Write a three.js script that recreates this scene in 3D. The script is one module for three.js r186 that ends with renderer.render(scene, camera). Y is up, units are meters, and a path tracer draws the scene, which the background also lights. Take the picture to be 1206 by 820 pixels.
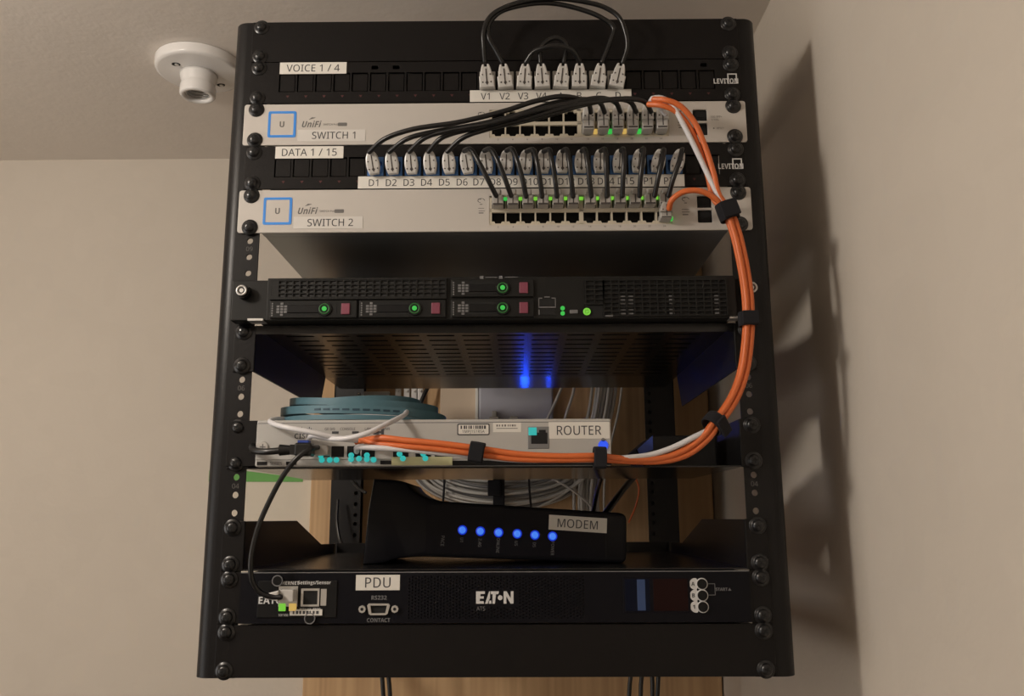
import * as THREE from 'three';
import { mergeGeometries, toCreasedNormals } from 'three/addons/utils/BufferGeometryUtils.js';
import { RoundedBoxGeometry } from 'three/addons/geometries/RoundedBoxGeometry.js';
import { TextGeometry } from 'three/addons/geometries/TextGeometry.js';
import { RectAreaLightUniformsLib } from 'three/addons/lights/RectAreaLightUniformsLib.js';
import { FontLoader } from 'three/addons/loaders/FontLoader.js';

// ---------------------------------------------------------------- camera, light, exposure
// Lengths below are millimetres in "rack space": x = 0 at the rack's middle, y = 0 at its lower end,
// z = 0 at the front of its mounting rails. RACK_Y is the height of the rack's lower end above the floor.
const RACK_Y = 1500;
const scene = new THREE.Scene();
scene.background = new THREE.Color(0x000000);
const camera = new THREE.PerspectiveCamera(44.188, 1206 / 820, 0.05, 20);
camera.rotation.order = 'YXZ';
camera.position.set(0.0218, 0.1341 + RACK_Y / 1000, 0.7774);
camera.rotation.set(0.19612, 0.00725, -0.00416);
scene.add(camera);
const renderer = new THREE.WebGLRenderer({ antialias: true });
renderer.toneMapping = THREE.LinearToneMapping;
renderer.toneMappingExposure = 0.42;
renderer.shadowMap.enabled = true;
renderer.shadowMap.type = THREE.PCFSoftShadowMap;
// out-of-view globe lamp on the ceiling, placed to light the rack from the left (its light is set in its builder)
const UNSEEN_LAMP = { at: [-790, 590, 575], color: new THREE.Color(1.0, 0.9, 0.79), candela: 3.4, radius: 66 };
// soft light of an unseen frosted window, placed to soften the right wall's shadow
RectAreaLightUniformsLib.init();
const UNSEEN_WINDOW = { z0: 150, z1: 1450, y0: -800, y1: 350, color: new THREE.Color(1.0, 0.98, 0.96), radiance: 2.7 };
const unseenWindowLight = new THREE.RectAreaLight(UNSEEN_WINDOW.color, UNSEEN_WINDOW.radiance, (UNSEEN_WINDOW.z1 - UNSEEN_WINDOW.z0) / 1000, (UNSEEN_WINDOW.y1 - UNSEEN_WINDOW.y0) / 1000);
unseenWindowLight.name = 'unseen_window_light';
unseenWindowLight.position.set(-1.885, ((UNSEEN_WINDOW.y0 + UNSEEN_WINDOW.y1) / 2 + RACK_Y) / 1000, (UNSEEN_WINDOW.z0 + UNSEEN_WINDOW.z1) / 2000);
unseenWindowLight.rotation.y = -Math.PI / 2;         // shines along +x into the room
scene.add(unseenWindowLight);

// ---------------------------------------------------------------- helpers
const fonts = new FontLoader();
const SANS = await fonts.loadAsync('fonts/droid/droid_sans_regular.typeface.json');
const BOLD = await fonts.loadAsync('fonts/droid/droid_sans_bold.typeface.json');
let seed = 1234567;
const rnd = () => { seed = (seed * 1664525 + 1013904223) >>> 0; return seed / 4294967296; };
const taken = new Map();
const numbered = (n) => { const k = taken.get(n) || 0; taken.set(n, k + 1); return k ? `${n}_${String(k).padStart(3, '0')}` : n; };
const baseOf = new Map();
const rootBase = (o) => { while (o && !baseOf.has(o)) o = o.parent; return baseOf.get(o) || [0, 0, 0]; };

function thing(name, label, category, base = [0, 0, 0], group) {
  const o = new THREE.Group();
  o.name = numbered(name);
  o.position.set(base[0] / 1000, (base[1] + RACK_Y) / 1000, base[2] / 1000);
  o.userData = { label, category };
  if (group) o.userData.group = group;
  baseOf.set(o, base);
  scene.add(o);
  return o;
}
function planarUV(g) {                       // uv in metres, along the dominant axis of each face
  const p = g.attributes.position, n = g.attributes.normal, uv = new Float32Array(p.count * 2);
  for (let i = 0; i < p.count; i++) {
    const ax = Math.abs(n.getX(i)), ay = Math.abs(n.getY(i)), az = Math.abs(n.getZ(i));
    if (az >= ax && az >= ay) { uv[2 * i] = p.getX(i); uv[2 * i + 1] = p.getY(i); }
    else if (ax >= ay) { uv[2 * i] = p.getZ(i); uv[2 * i + 1] = p.getY(i); }
    else { uv[2 * i] = p.getX(i); uv[2 * i + 1] = p.getZ(i); }
  }
  g.setAttribute('uv', new THREE.BufferAttribute(uv, 2));
}
function join(list) {
  const gs = (Array.isArray(list) ? list : [list]).map((g) => {
    const n = g.index ? g.toNonIndexed() : g.clone();
    for (const k of Object.keys(n.attributes)) if (!['position', 'normal', 'uv'].includes(k)) n.deleteAttribute(k);
    if (!n.attributes.uv) n.setAttribute('uv', new THREE.BufferAttribute(new Float32Array(n.attributes.position.count * 2), 2));
    return n;
  });
  return gs.length > 1 ? mergeGeometries(gs) : gs[0];
}
// geometries in rack millimetres -> ONE named mesh under parent
function part(name, list, mat, parent, keepUV = false) {
  const g = join(list);
  const b = parent === scene ? [0, 0, 0] : rootBase(parent);
  g.translate(-b[0], -b[1], -b[2]);
  g.scale(0.001, 0.001, 0.001);
  if (!keepUV) planarUV(g);
  const m = new THREE.Mesh(g, mat);
  m.name = parent === scene ? numbered(name) : name;
  if (parent === scene) m.position.y = RACK_Y / 1000;
  m.castShadow = m.receiveShadow = true;
  parent.add(m);
  return m;
}
// a shared geometry (millimetres around its own origin, made by shared()) placed at a rack position
function shared(list) { const g = join(list); g.scale(0.001, 0.001, 0.001); planarUV(g); return g; }
function place(name, g, mat, parent, [x, y, z], rot) {
  const b = rootBase(parent), m = new THREE.Mesh(g, mat);
  m.name = name;
  m.position.set((x - b[0]) / 1000, (y - b[1]) / 1000, (z - b[2]) / 1000);
  if (parent.isMesh && !baseOf.has(parent)) { /* a sub-part of a placed part: position is relative to it */ m.position.set(x / 1000, y / 1000, z / 1000); }
  if (rot) m.rotation.set(...rot);
  m.castShadow = m.receiveShadow = true;
  parent.add(m);
  return m;
}
function tag(o, label, category, group) { o.userData.label = label; o.userData.category = category; if (group) o.userData.group = group; return o; }
function structure(name, list, mat) { const m = part(name, list, mat, scene); m.userData.kind = 'structure'; return m; }

// x0..x1, y0..y1, z0..z1
function bx(x0, x1, y0, y1, z0, z1) { return new THREE.BoxGeometry(x1 - x0, y1 - y0, z1 - z0).translate((x0 + x1) / 2, (y0 + y1) / 2, (z0 + z1) / 2); }
function rb(x0, x1, y0, y1, z0, z1, r = 1, s = 2) {
  const rr = Math.min(r, (x1 - x0) / 2.05, (y1 - y0) / 2.05, (z1 - z0) / 2.05);
  return new RoundedBoxGeometry(x1 - x0, y1 - y0, z1 - z0, s, rr).translate((x0 + x1) / 2, (y0 + y1) / 2, (z0 + z1) / 2);
}
function cylZ(r, z0, z1, x, y, seg = 20, r2 = r) { return new THREE.CylinderGeometry(r2, r, z1 - z0, seg).rotateX(Math.PI / 2).translate(x, y, (z0 + z1) / 2); }
function rectPath(x0, x1, y0, y1, r = 0, P = THREE.Shape) {
  const s = new P();
  if (r <= 0) { s.moveTo(x0, y0); s.lineTo(x1, y0); s.lineTo(x1, y1); s.lineTo(x0, y1); s.closePath(); return s; }
  s.moveTo(x0 + r, y0); s.lineTo(x1 - r, y0); s.quadraticCurveTo(x1, y0, x1, y0 + r); s.lineTo(x1, y1 - r); s.quadraticCurveTo(x1, y1, x1 - r, y1);
  s.lineTo(x0 + r, y1); s.quadraticCurveTo(x0, y1, x0, y1 - r); s.lineTo(x0, y0 + r); s.quadraticCurveTo(x0, y0, x0 + r, y0);
  return s;
}
const circPath = (x, y, r) => { const p = new THREE.Path(); p.absarc(x, y, r, 0, Math.PI * 2, true); return p; };
function poly(pts, P = THREE.Shape) { const s = new P(); pts.forEach(([x, y], i) => (i ? s.lineTo(x, y) : s.moveTo(x, y))); s.closePath(); return s; }
function ext(shape, z0, z1, bevel = 0, seg = 6) {
  const g = new THREE.ExtrudeGeometry(shape, { depth: z1 - z0 - 2 * bevel, bevelEnabled: bevel > 0, bevelThickness: bevel, bevelSize: bevel, bevelOffset: -bevel, bevelSegments: 2, curveSegments: seg });
  return g.translate(0, 0, z0 + bevel);
}
function curve(pts) { return new THREE.CatmullRomCurve3(pts.map((p) => new THREE.Vector3(...p)), false, 'centripetal'); }
function tube(pts, r, seg = Math.max(16, pts.length * 7), rad = 10) { return new THREE.TubeGeometry(curve(pts), seg, r, rad, false); }
function capped(pts, r, seg, rad) {           // a tube with rounded ends
  const a = pts[0], b = pts[pts.length - 1];
  return [tube(pts, r, seg, rad), new THREE.SphereGeometry(r, 8, 6).translate(...a), new THREE.SphereGeometry(r, 8, 6).translate(...b)];
}
// flat lettering; x, y = centre (or left end with align 'l') of the line
function text(str, size, x, y, z, { font = SANS, align = 'c', rot = 0, shear = 0, sx = 1, depth = 0.12, seg = 2 } = {}) {
  const g = new TextGeometry(str, { font, size, depth, curveSegments: seg, bevelEnabled: false });
  g.computeBoundingBox();
  const b = g.boundingBox;
  g.translate(align === 'c' ? -(b.min.x + b.max.x) / 2 : -b.min.x, -(b.min.y + b.max.y) / 2, 0);
  if (shear) { const m = new THREE.Matrix4().makeShear(0, 0, shear, 0, 0, 0); g.applyMatrix4(m); }
  g.scale(sx, 1, 1);
  if (rot) g.rotateZ(rot);
  return g.translate(x, y, z);
}

// ---------------------------------------------------------------- computed textures
function valueNoise(n, cells, s) {
  let k = s >>> 0; const r = () => { k = (k * 1664525 + 1013904223) >>> 0; return k / 4294967296; };
  const [cx, cy] = cells, t = new Float32Array(cx * cy); for (let i = 0; i < t.length; i++) t[i] = r();
  const out = new Float32Array(n * n), sm = (a) => a * a * (3 - 2 * a);
  for (let y = 0; y < n; y++) for (let x = 0; x < n; x++) {
    const u = x / n * cx, v = y / n * cy, i = Math.floor(u), j = Math.floor(v), a = sm(u - i), b = sm(v - j);
    const q = (ii, jj) => t[((jj % cy) * cx) + (ii % cx)];
    out[y * n + x] = (q(i, j) * (1 - a) + q(i + 1, j) * a) * (1 - b) + (q(i, j + 1) * (1 - a) + q(i + 1, j + 1) * a) * b;
  }
  return out;
}
function layered(n, list, s) { const o = new Float32Array(n * n); list.forEach(([cx, cy, w], i) => { const v = valueNoise(n, [cx, cy], s + i * 77); for (let k = 0; k < o.length; k++) o[k] += v[k] * w; }); return o; }
function texture(n, fn, srgb, rep) {
  const d = new Uint8Array(n * n * 4);
  for (let i = 0; i < n * n; i++) { const c = fn(i); d[4 * i] = c[0]; d[4 * i + 1] = c[1]; d[4 * i + 2] = c[2]; d[4 * i + 3] = 255; }
  const t = new THREE.DataTexture(d, n, n);
  t.wrapS = t.wrapT = THREE.RepeatWrapping; t.magFilter = THREE.LinearFilter; t.minFilter = THREE.LinearMipmapLinearFilter; t.generateMipmaps = true;
  t.repeat.set(...rep); if (srgb) t.colorSpace = THREE.SRGBColorSpace; t.needsUpdate = true;
  return t;
}
const plasterN = layered(512, [[8, 8, 0.3], [32, 32, 0.3], [90, 90, 0.25], [200, 200, 0.15]], 11);
const plasterTone = layered(512, [[3, 3, 0.5], [9, 9, 0.3], [40, 40, 0.2]], 501);
const plasterBump = texture(512, (i) => { const v = plasterN[i] * 255; return [v, v, v]; }, false, [2.2, 2.2]);
const tone = (base, amp) => texture(512, (i) => { const k = 1 + (plasterTone[i] - 0.5) * amp; return base.map((c) => Math.max(0, Math.min(255, c * k))); }, true, [0.9, 0.9]);
const woodN = layered(512, [[60, 3, 0.35], [140, 4, 0.3], [12, 2, 0.35]], 901);
const woodMap = texture(512, (i) => { const v = woodN[i]; return [196 + (v - 0.5) * 56, 162 + (v - 0.5) * 54, 122 + (v - 0.5) * 48]; }, true, [1.9, 0.9]);
const fineN = layered(256, [[128, 128, 0.6], [60, 60, 0.4]], 71);
const powderBump = texture(256, (i) => { const v = fineN[i] * 255; return [v, v, v]; }, false, [9, 9]);

// ---------------------------------------------------------------- materials
const mat = (rgb, roughness = 0.5, o = {}) => { const m = new THREE.MeshStandardMaterial({ roughness, ...o }); m.color.setRGB(...rgb); return m; };
const matte = (rgb, roughness, spec, o = {}) => { const m = new THREE.MeshPhysicalMaterial({ roughness, specularIntensity: spec, ...o }); m.color.setRGB(...rgb); return m; };
const M = {
  wall: new THREE.MeshStandardMaterial({ map: tone([202, 193, 181], 0.05), bumpMap: plasterBump, bumpScale: 0.0006, roughness: 0.92 }),
  ceiling: new THREE.MeshStandardMaterial({ map: tone([228, 220, 211], 0.04), bumpMap: plasterBump, bumpScale: 0.0005, roughness: 0.95 }),
  floor: new THREE.MeshStandardMaterial({ map: tone([120, 108, 94], 0.2), roughness: 0.8 }),
  wood: new THREE.MeshStandardMaterial({ map: woodMap, roughness: 0.75 }),
  drywall: mat([0.66, 0.6, 0.5], 0.9),
  tape: mat([0.13, 0.36, 0.085], 0.7),
  rack: matte([0.0075, 0.007, 0.0075], 0.36, 0.5, { bumpMap: powderBump, bumpScale: 0.00006 }),
  panel: matte([0.0075, 0.0065, 0.0065], 0.4, 0.4, { bumpMap: powderBump, bumpScale: 0.00008 }),
  shelf: mat([0.006, 0.0055, 0.006], 0.26),
  shelfSmooth: mat([0.007, 0.0065, 0.007], 0.19),
  pale_strip: mat([0.62, 0.5, 0.38], 0.7),
  black: matte([0.006, 0.006, 0.0065], 0.42, 0.5),
  cavity: mat([0.006, 0.006, 0.006], 0.9),
  screw: mat([0.008, 0.008, 0.009], 0.28),
  recess: mat([0.004, 0.004, 0.004], 0.8),
  silver: mat([0.6, 0.59, 0.57], 0.35, { metalness: 0.7 }),
  face: mat([0.52, 0.49, 0.455], 0.45),
  chassis: mat([0.27, 0.285, 0.3], 0.33, { metalness: 0.65 }),
  bank: mat([0.55, 0.5, 0.4], 0.4),
  label: mat([0.72, 0.7, 0.65], 0.55),
  clear: mat([0.62, 0.6, 0.57], 0.45),
  ink: mat([0.05, 0.05, 0.055], 0.7),
  paleInk: mat([0.14, 0.135, 0.13], 0.7),
  unitInk: mat([0.1, 0.095, 0.09], 0.7),
  white: mat([0.62, 0.62, 0.62], 0.6),
  grey: mat([0.16, 0.16, 0.165], 0.5),
  redMark: mat([0.09, 0.022, 0.022], 0.7),
  boot: mat([0.56, 0.55, 0.53], 0.28),
  plug: mat([0.4, 0.385, 0.36], 0.22),
  bootDark: mat([0.05, 0.042, 0.04], 0.5),
  blueJack: mat([0.05, 0.16, 0.42], 0.45),
  whiteJack: mat([0.5, 0.48, 0.45], 0.5),
  cord: mat([0.007, 0.007, 0.0075], 0.3),
  orange: mat([0.64, 0.145, 0.037], 0.42),
  whiteCord: mat([0.67, 0.66, 0.68], 0.42),
  greyCord: mat([0.5, 0.49, 0.47], 0.5),
  teal: mat([0.075, 0.17, 0.215], 0.5),
  velcro: mat([0.006, 0.006, 0.009], 0.95),
  server: matte([0.0095, 0.0095, 0.009], 0.46, 0.5),
  serverDark: mat([0.007, 0.007, 0.007], 0.55),
  magenta: mat([0.2, 0.045, 0.075], 0.45),
  router: mat([0.44, 0.43, 0.41], 0.42),
  routerBand: mat([0.52, 0.52, 0.3], 0.5),
  modem: matte([0.006, 0.006, 0.0085], 0.4, 0.4),
  modemGloss: matte([0.004, 0.004, 0.0075], 0.3, 0.3),
  pdu: matte([0.004, 0.004, 0.0065], 0.42, 0.3),
  porcelain: mat([0.78, 0.76, 0.74], 0.25),
  box: mat([0.4, 0.4, 0.46], 0.45),
  bluePlastic: mat([0.02, 0.05, 0.28], 0.45),
  navy: matte([0.002, 0.004, 0.014], 0.3, 0.3),
};
const GLOW = 2;                                // small indicator lights; the unseen rear blue is far brighter
const glow = (rgb, k, base = [0.02, 0.02, 0.02]) => { const m = mat(base, 0.4); m.emissive.setRGB(...rgb); m.emissiveIntensity = k * GLOW; return m; };
const LED = {
  blueRing: glow([0.025, 0.22, 0.68], 0.62, [0.02, 0.1, 0.22]),
  green: glow([0.04, 0.62, 0.08], 0.9), lime: glow([0.25, 0.8, 0.06], 0.8), amber: glow([0.95, 0.6, 0.15], 0.7),
  teal: glow([0.03, 0.6, 0.55], 0.8), blue: glow([0.02, 0.10, 1.0], 1.0), blueCore: glow([0.06, 0.24, 1.0], 1.0), blueHalo: glow([0.004, 0.035, 0.7], 0.8), unseenRearBlue: glow([0.01, 0.07, 1.0], 70),
  greenDim: glow([0.02, 0.3, 0.03], 0.22), screenBlue: glow([0.012, 0.045, 0.13], 0.5), screenRed: matte([0.012, 0.0025, 0.0025], 0.3, 0.3),
};
const U = (k) => (k - 1) * 44.45;              // lower edge of rack unit k

// ---------------------------------------------------------------- the room
const R = { x0: -1900, x1: 331, y0: -RACK_Y, y1: 751, z0: -620, z1: 1900 };
structure('wall_back', bx(R.x0 - 100, R.x1 + 100, R.y0 - 100, R.y1 + 100, R.z0 - 100, R.z0), M.wall);
structure('wall_right', bx(R.x1, R.x1 + 100, R.y0, R.y1, R.z0, R.z1), M.wall);
structure('unseen_wall_left', [bx(R.x0 - 100, R.x0, R.y0, UNSEEN_WINDOW.y0, R.z0, R.z1), bx(R.x0 - 100, R.x0, UNSEEN_WINDOW.y1, R.y1, R.z0, R.z1), bx(R.x0 - 100, R.x0, UNSEEN_WINDOW.y0, UNSEEN_WINDOW.y1, R.z0, UNSEEN_WINDOW.z0), bx(R.x0 - 100, R.x0, UNSEEN_WINDOW.y0, UNSEEN_WINDOW.y1, UNSEEN_WINDOW.z1, R.z1)], M.wall);  // left wall out of view; its distance shapes the bounced light
{ // unseen frosted window in the left wall, out of view
  const w = new THREE.Group(); w.name = 'unseen_window_1'; w.userData.kind = 'structure'; baseOf.set(w, [0, 0, 0]); w.position.y = RACK_Y / 1000; scene.add(w);
  const pane = new THREE.MeshStandardMaterial({ color: 0xffffff, roughness: 0.8 }); pane.emissive.copy(UNSEEN_WINDOW.color); pane.emissiveIntensity = 1.2;
  part('pane', bx(R.x0 - 40, R.x0 - 30, UNSEEN_WINDOW.y0, UNSEEN_WINDOW.y1, UNSEEN_WINDOW.z0, UNSEEN_WINDOW.z1), pane, w);
  part('window_frame', [bx(R.x0 - 60, R.x0 + 6, UNSEEN_WINDOW.y0, UNSEEN_WINDOW.y0 + 30, UNSEEN_WINDOW.z0, UNSEEN_WINDOW.z1), bx(R.x0 - 60, R.x0 + 6, UNSEEN_WINDOW.y1 - 30, UNSEEN_WINDOW.y1, UNSEEN_WINDOW.z0, UNSEEN_WINDOW.z1), bx(R.x0 - 60, R.x0 + 6, UNSEEN_WINDOW.y0, UNSEEN_WINDOW.y1, UNSEEN_WINDOW.z0, UNSEEN_WINDOW.z0 + 30), bx(R.x0 - 60, R.x0 + 6, UNSEEN_WINDOW.y0, UNSEEN_WINDOW.y1, UNSEEN_WINDOW.z1 - 30, UNSEEN_WINDOW.z1)], M.porcelain, w);
}
structure('unseen_wall_front', bx(R.x0 - 100, R.x1 + 100, R.y0 - 100, R.y1 + 100, R.z1, R.z1 + 100), M.wall);  // front wall out of view, placed for the light it bounces back
structure('ceiling', bx(R.x0 - 100, R.x1 + 100, R.y1, R.y1 + 100, R.z0, R.z1), M.ceiling);
structure('floor', bx(R.x0 - 100, R.x1 + 100, R.y0 - 100, R.y0, R.z0, R.z1), M.floor);

{ // out-of-view glass globe on the ceiling that lights the closet
  const [x, y, z] = UNSEEN_LAMP.at;
  const t = thing('unseen_ceiling_lamp', 'unseen lit white globe lamp on the ceiling left of the photographer', 'lamp', [x, R.y1, z]);
  part('base', new THREE.LatheGeometry([[0, -14], [40, -14], [58, -8], [60, 0], [0, 0]].map((p) => new THREE.Vector2(...p)), 40).translate(x, R.y1, z), M.porcelain, t);
  part('socket', new THREE.CylinderGeometry(22, 24, R.y1 - y - UNSEEN_LAMP.radius - 6, 20).translate(x, (R.y1 - 12 + y + UNSEEN_LAMP.radius - 4) / 2, z), M.porcelain, t);
  const g = new THREE.MeshStandardMaterial({ color: 0xffffff, roughness: 0.4 });
  g.emissive.copy(UNSEEN_LAMP.color); g.emissiveIntensity = 6;
  part('globe', new THREE.SphereGeometry(UNSEEN_LAMP.radius, 32, 20).translate(x, y, z), g, t);
  const l = new THREE.PointLight(UNSEEN_LAMP.color, UNSEEN_LAMP.candela);
  l.position.set(0, (y - R.y1) / 1000, 0);
  l.castShadow = true; l.shadow.radius = UNSEEN_LAMP.radius / 20; l.shadow.mapSize.set(2048, 2048); l.shadow.camera.near = 0.06;
  l.name = 'unseen_lamp_light';
  t.add(l);
}
// plywood backboard between the rack and the wall, running into the corner
tag(part('backboard', rb(-309, 328.5, -1150, 700, -619.5, -600, 1.5), M.wood, scene), 'tan plywood backboard on the wall behind the rack', 'board');
tag(part('drywall_sheet', rb(-470, -309.5, 0, 196, -619.5, -616, 1), M.drywall, scene), 'pale drywall sheet beside the plywood backboard, below the tape', 'panel');
tag(part('masking_tape', ext(poly([[-478, 194], [-326, 193], [-326, 199], [-420, 211], [-478, 212]]), -615.8, -615.2), M.tape, scene), 'strip of green masking tape on the wall', 'tape');

{ // keyless porcelain lamp holder on the ceiling, no bulb
  const cx = -415, cz = -303, top = 751;
  const t = thing('lamp_holder', 'white porcelain lamp holder without bulb on the ceiling', 'lamp holder', [cx, top, cz]);
  const lathe = (pts, seg = 48) => new THREE.LatheGeometry(pts.map((p) => new THREE.Vector2(...p)), seg).translate(cx, top, cz);
  part('base', lathe([[0, -17], [24, -17], [52, -15.5], [56, -14], [57.5, -11], [57.5, -1], [57, 0], [0, 0]].reverse()), M.porcelain, t);
  part('socket', lathe([[0, -26], [15, -26], [16, -46], [18, -49], [21.5, -49], [23.5, -46.5], [23.5, -36], [22, -33], [22, -30], [24.5, -22], [25, -15], [0, -15]]), M.porcelain, t);
  part('thread', [0, 1, 2, 3].map((k) => new THREE.TorusGeometry(15.4, 1.1, 6, 28).rotateX(Math.PI / 2).translate(cx, top - 31 - k * 4.4, cz)), M.silver, t);
  part('contact', new THREE.CylinderGeometry(5, 5, 2, 16).translate(cx, top - 27, cz), M.silver, t);
  for (const [a, r] of [[2.2, 35], [-0.95, 35]]) {
    const px = cx + Math.cos(a) * r, pz = cz + Math.sin(a) * r;
    part('screw_slot', new THREE.CylinderGeometry(4.6, 4.6, 1.2, 14).scale(1.25, 1, 0.9).translate(px, top - 16.4, pz), M.recess, t);
    part('screw_head', new THREE.SphereGeometry(3, 10, 6).scale(1, 0.5, 1).translate(px + 1, top - 17, pz), M.silver, t);
  }
}

// ---------------------------------------------------------------- the rack frame
{
  const t = thing('wall_mount_rack', 'black open frame equipment rack mounted to the plywood', 'rack', [0, 0, 0]);
  const H = 622.3;
  for (const s of [-1, 1]) {
    // front post: perforated front flange, rounded outer corner, side web
    const sh = rectPath(-247, -224, 0, H);
    for (let k = 1; k <= 14; k++) for (const d of [6.35, 22.25, 38.1]) sh.holes.push(circPath(-232.5, U(k) + d, 3));
    const flange = ext(sh, -2.2, 0, 0, 6);
    const n = 10, out = [], inn = [];
    for (let i = 0; i <= n; i++) { const a = Math.PI / 2 * i / n; out.push([-247 - 14 * Math.sin(a), -14 + 14 * Math.cos(a)]); inn.push([-247 - 11.8 * Math.sin(a), -14 + 11.8 * Math.cos(a)]); }
    const prof = poly([...out, [-261, -62], [-258.8, -62], ...inn.reverse()]);
    const web = new THREE.ExtrudeGeometry(prof, { depth: H, bevelEnabled: false }).rotateX(-Math.PI / 2);   // (x, y) -> (x, -z)
    web.applyMatrix4(new THREE.Matrix4().makeScale(1, 1, -1));
    const fixed = toCreasedNormals(flip(web), 0.9);
    const post = part('front_post', mirror([flange, fixed], s), M.rack, t);
    // unit numbers printed between the holes
    for (const k of [9, 6, 4]) place('unit_number', shared(text('0' + k, 4.4, 0, 0, 0)), M.unitInk, post, [s * 232.5, U(k) + 30.2, 0.02]);
    // rear post against the board: perforated flange facing forward and a web back to the board
    const rs = rectPath(-255, -211, -20, H);
    for (let k = 1; k <= 14; k++) for (const d of [6.35, 22.25, 38.1]) rs.holes.push(circPath(-218, U(k) + d, 3));
    part('rear_post', mirror([ext(rs, -502, -500, 0, 5), bx(-255, -253, -20, H, -600, -500), bx(-255, -225, -20, H, -600, -598)], s), M.rack, t);
    part('depth_rail', mirror([bx(-258, -256, 596, H - 1, -502, -60), bx(-258, -236, H - 3, H - 1, -500, -60)], s), M.rack, t);
    part('depth_rail', mirror([bx(-258, -256, 1, 26, -502, -60), bx(-258, -236, 1, 3, -500, -60)], s), M.rack, t);
  }
}
function mirror(list, s) {
  if (s < 0) return list;
  return list.map((g) => { const m = g.index ? g.toNonIndexed() : g.clone(); m.scale(-1, 1, 1); return flip(m); });
}
function flip(g) {                             // reverse the winding after a mirroring
  const n = g.index ? g.toNonIndexed() : g.clone();
  for (const k of Object.keys(n.attributes)) {
    const a = n.attributes[k], w = a.itemSize;
    for (let i = 0; i < a.count; i += 3) for (let j = 0; j < w; j++) { const p = (i + 1) * w + j, q = (i + 2) * w + j, v = a.array[p]; a.array[p] = a.array[q]; a.array[q] = v; }
  }
  n.computeVertexNormals();
  return n;
}
// pan-head rack screw with a cup washer; the cross recess is its sub-part
const screwHead = shared([new THREE.LatheGeometry([[0, 5.2], [2.6, 5.0], [4.4, 4.0], [5.2, 2.4], [5.4, 1.2], [7.2, 1.0], [7.8, 0.2], [7.6, 0]].map((p) => new THREE.Vector2(...p)), 22).rotateX(Math.PI / 2)]);
const screwCross = shared([bx(-2.6, 2.6, -0.6, 0.6, 4.6, 5.25), bx(-0.6, 0.6, -2.6, 2.6, 4.6, 5.25)]);
function screws(t, unit, z, holes = [6.35, 38.1]) {
  for (const s of [-1, 1]) for (const d of holes) {
    const m = place('screw', screwHead, M.screw, t, [s * 232.5, U(unit) + d, z], [0, 0, rnd() * 3]);
    place('cross_recess', screwCross, M.recess, m, [0, 0, 0]);
  }
}
function label(t, str, x0, x1, y0, y1, z, size, o = {}) {
  const l = part('label', rb(x0, x1, y0, y1, z, z + 0.3, 0.15, 1), o.mat || M.label, t);
  part('lettering', text(str, size, (x0 + x1) / 2 + (o.dx || 0), (y0 + y1) / 2 + (o.dy || 0), z + 0.3, o), o.ink || M.ink, l);
  return l;
}
// ---------------------------------------------------------------- blank panels
for (const [u, l] of [[14, 'plain black blank panel at the top of the rack'], [1, 'plain black blank panel at the bottom of the rack']]) {
  const t = thing('blank_panel', l, 'panel', [0, U(u), 0], 'blank filler panels');
  part('plate', [rb(-241.3, 241.3, U(u) + 0.4, U(u) + 44, 0, 1.8, 0.6), bx(-222, 222, U(u) + 42.4, U(u) + 44, -14, 1), bx(-222, 222, U(u) + 0.4, U(u) + 2, -14, 1)], M.panel, t);
  screws(t, u, 1.8);
}
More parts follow.
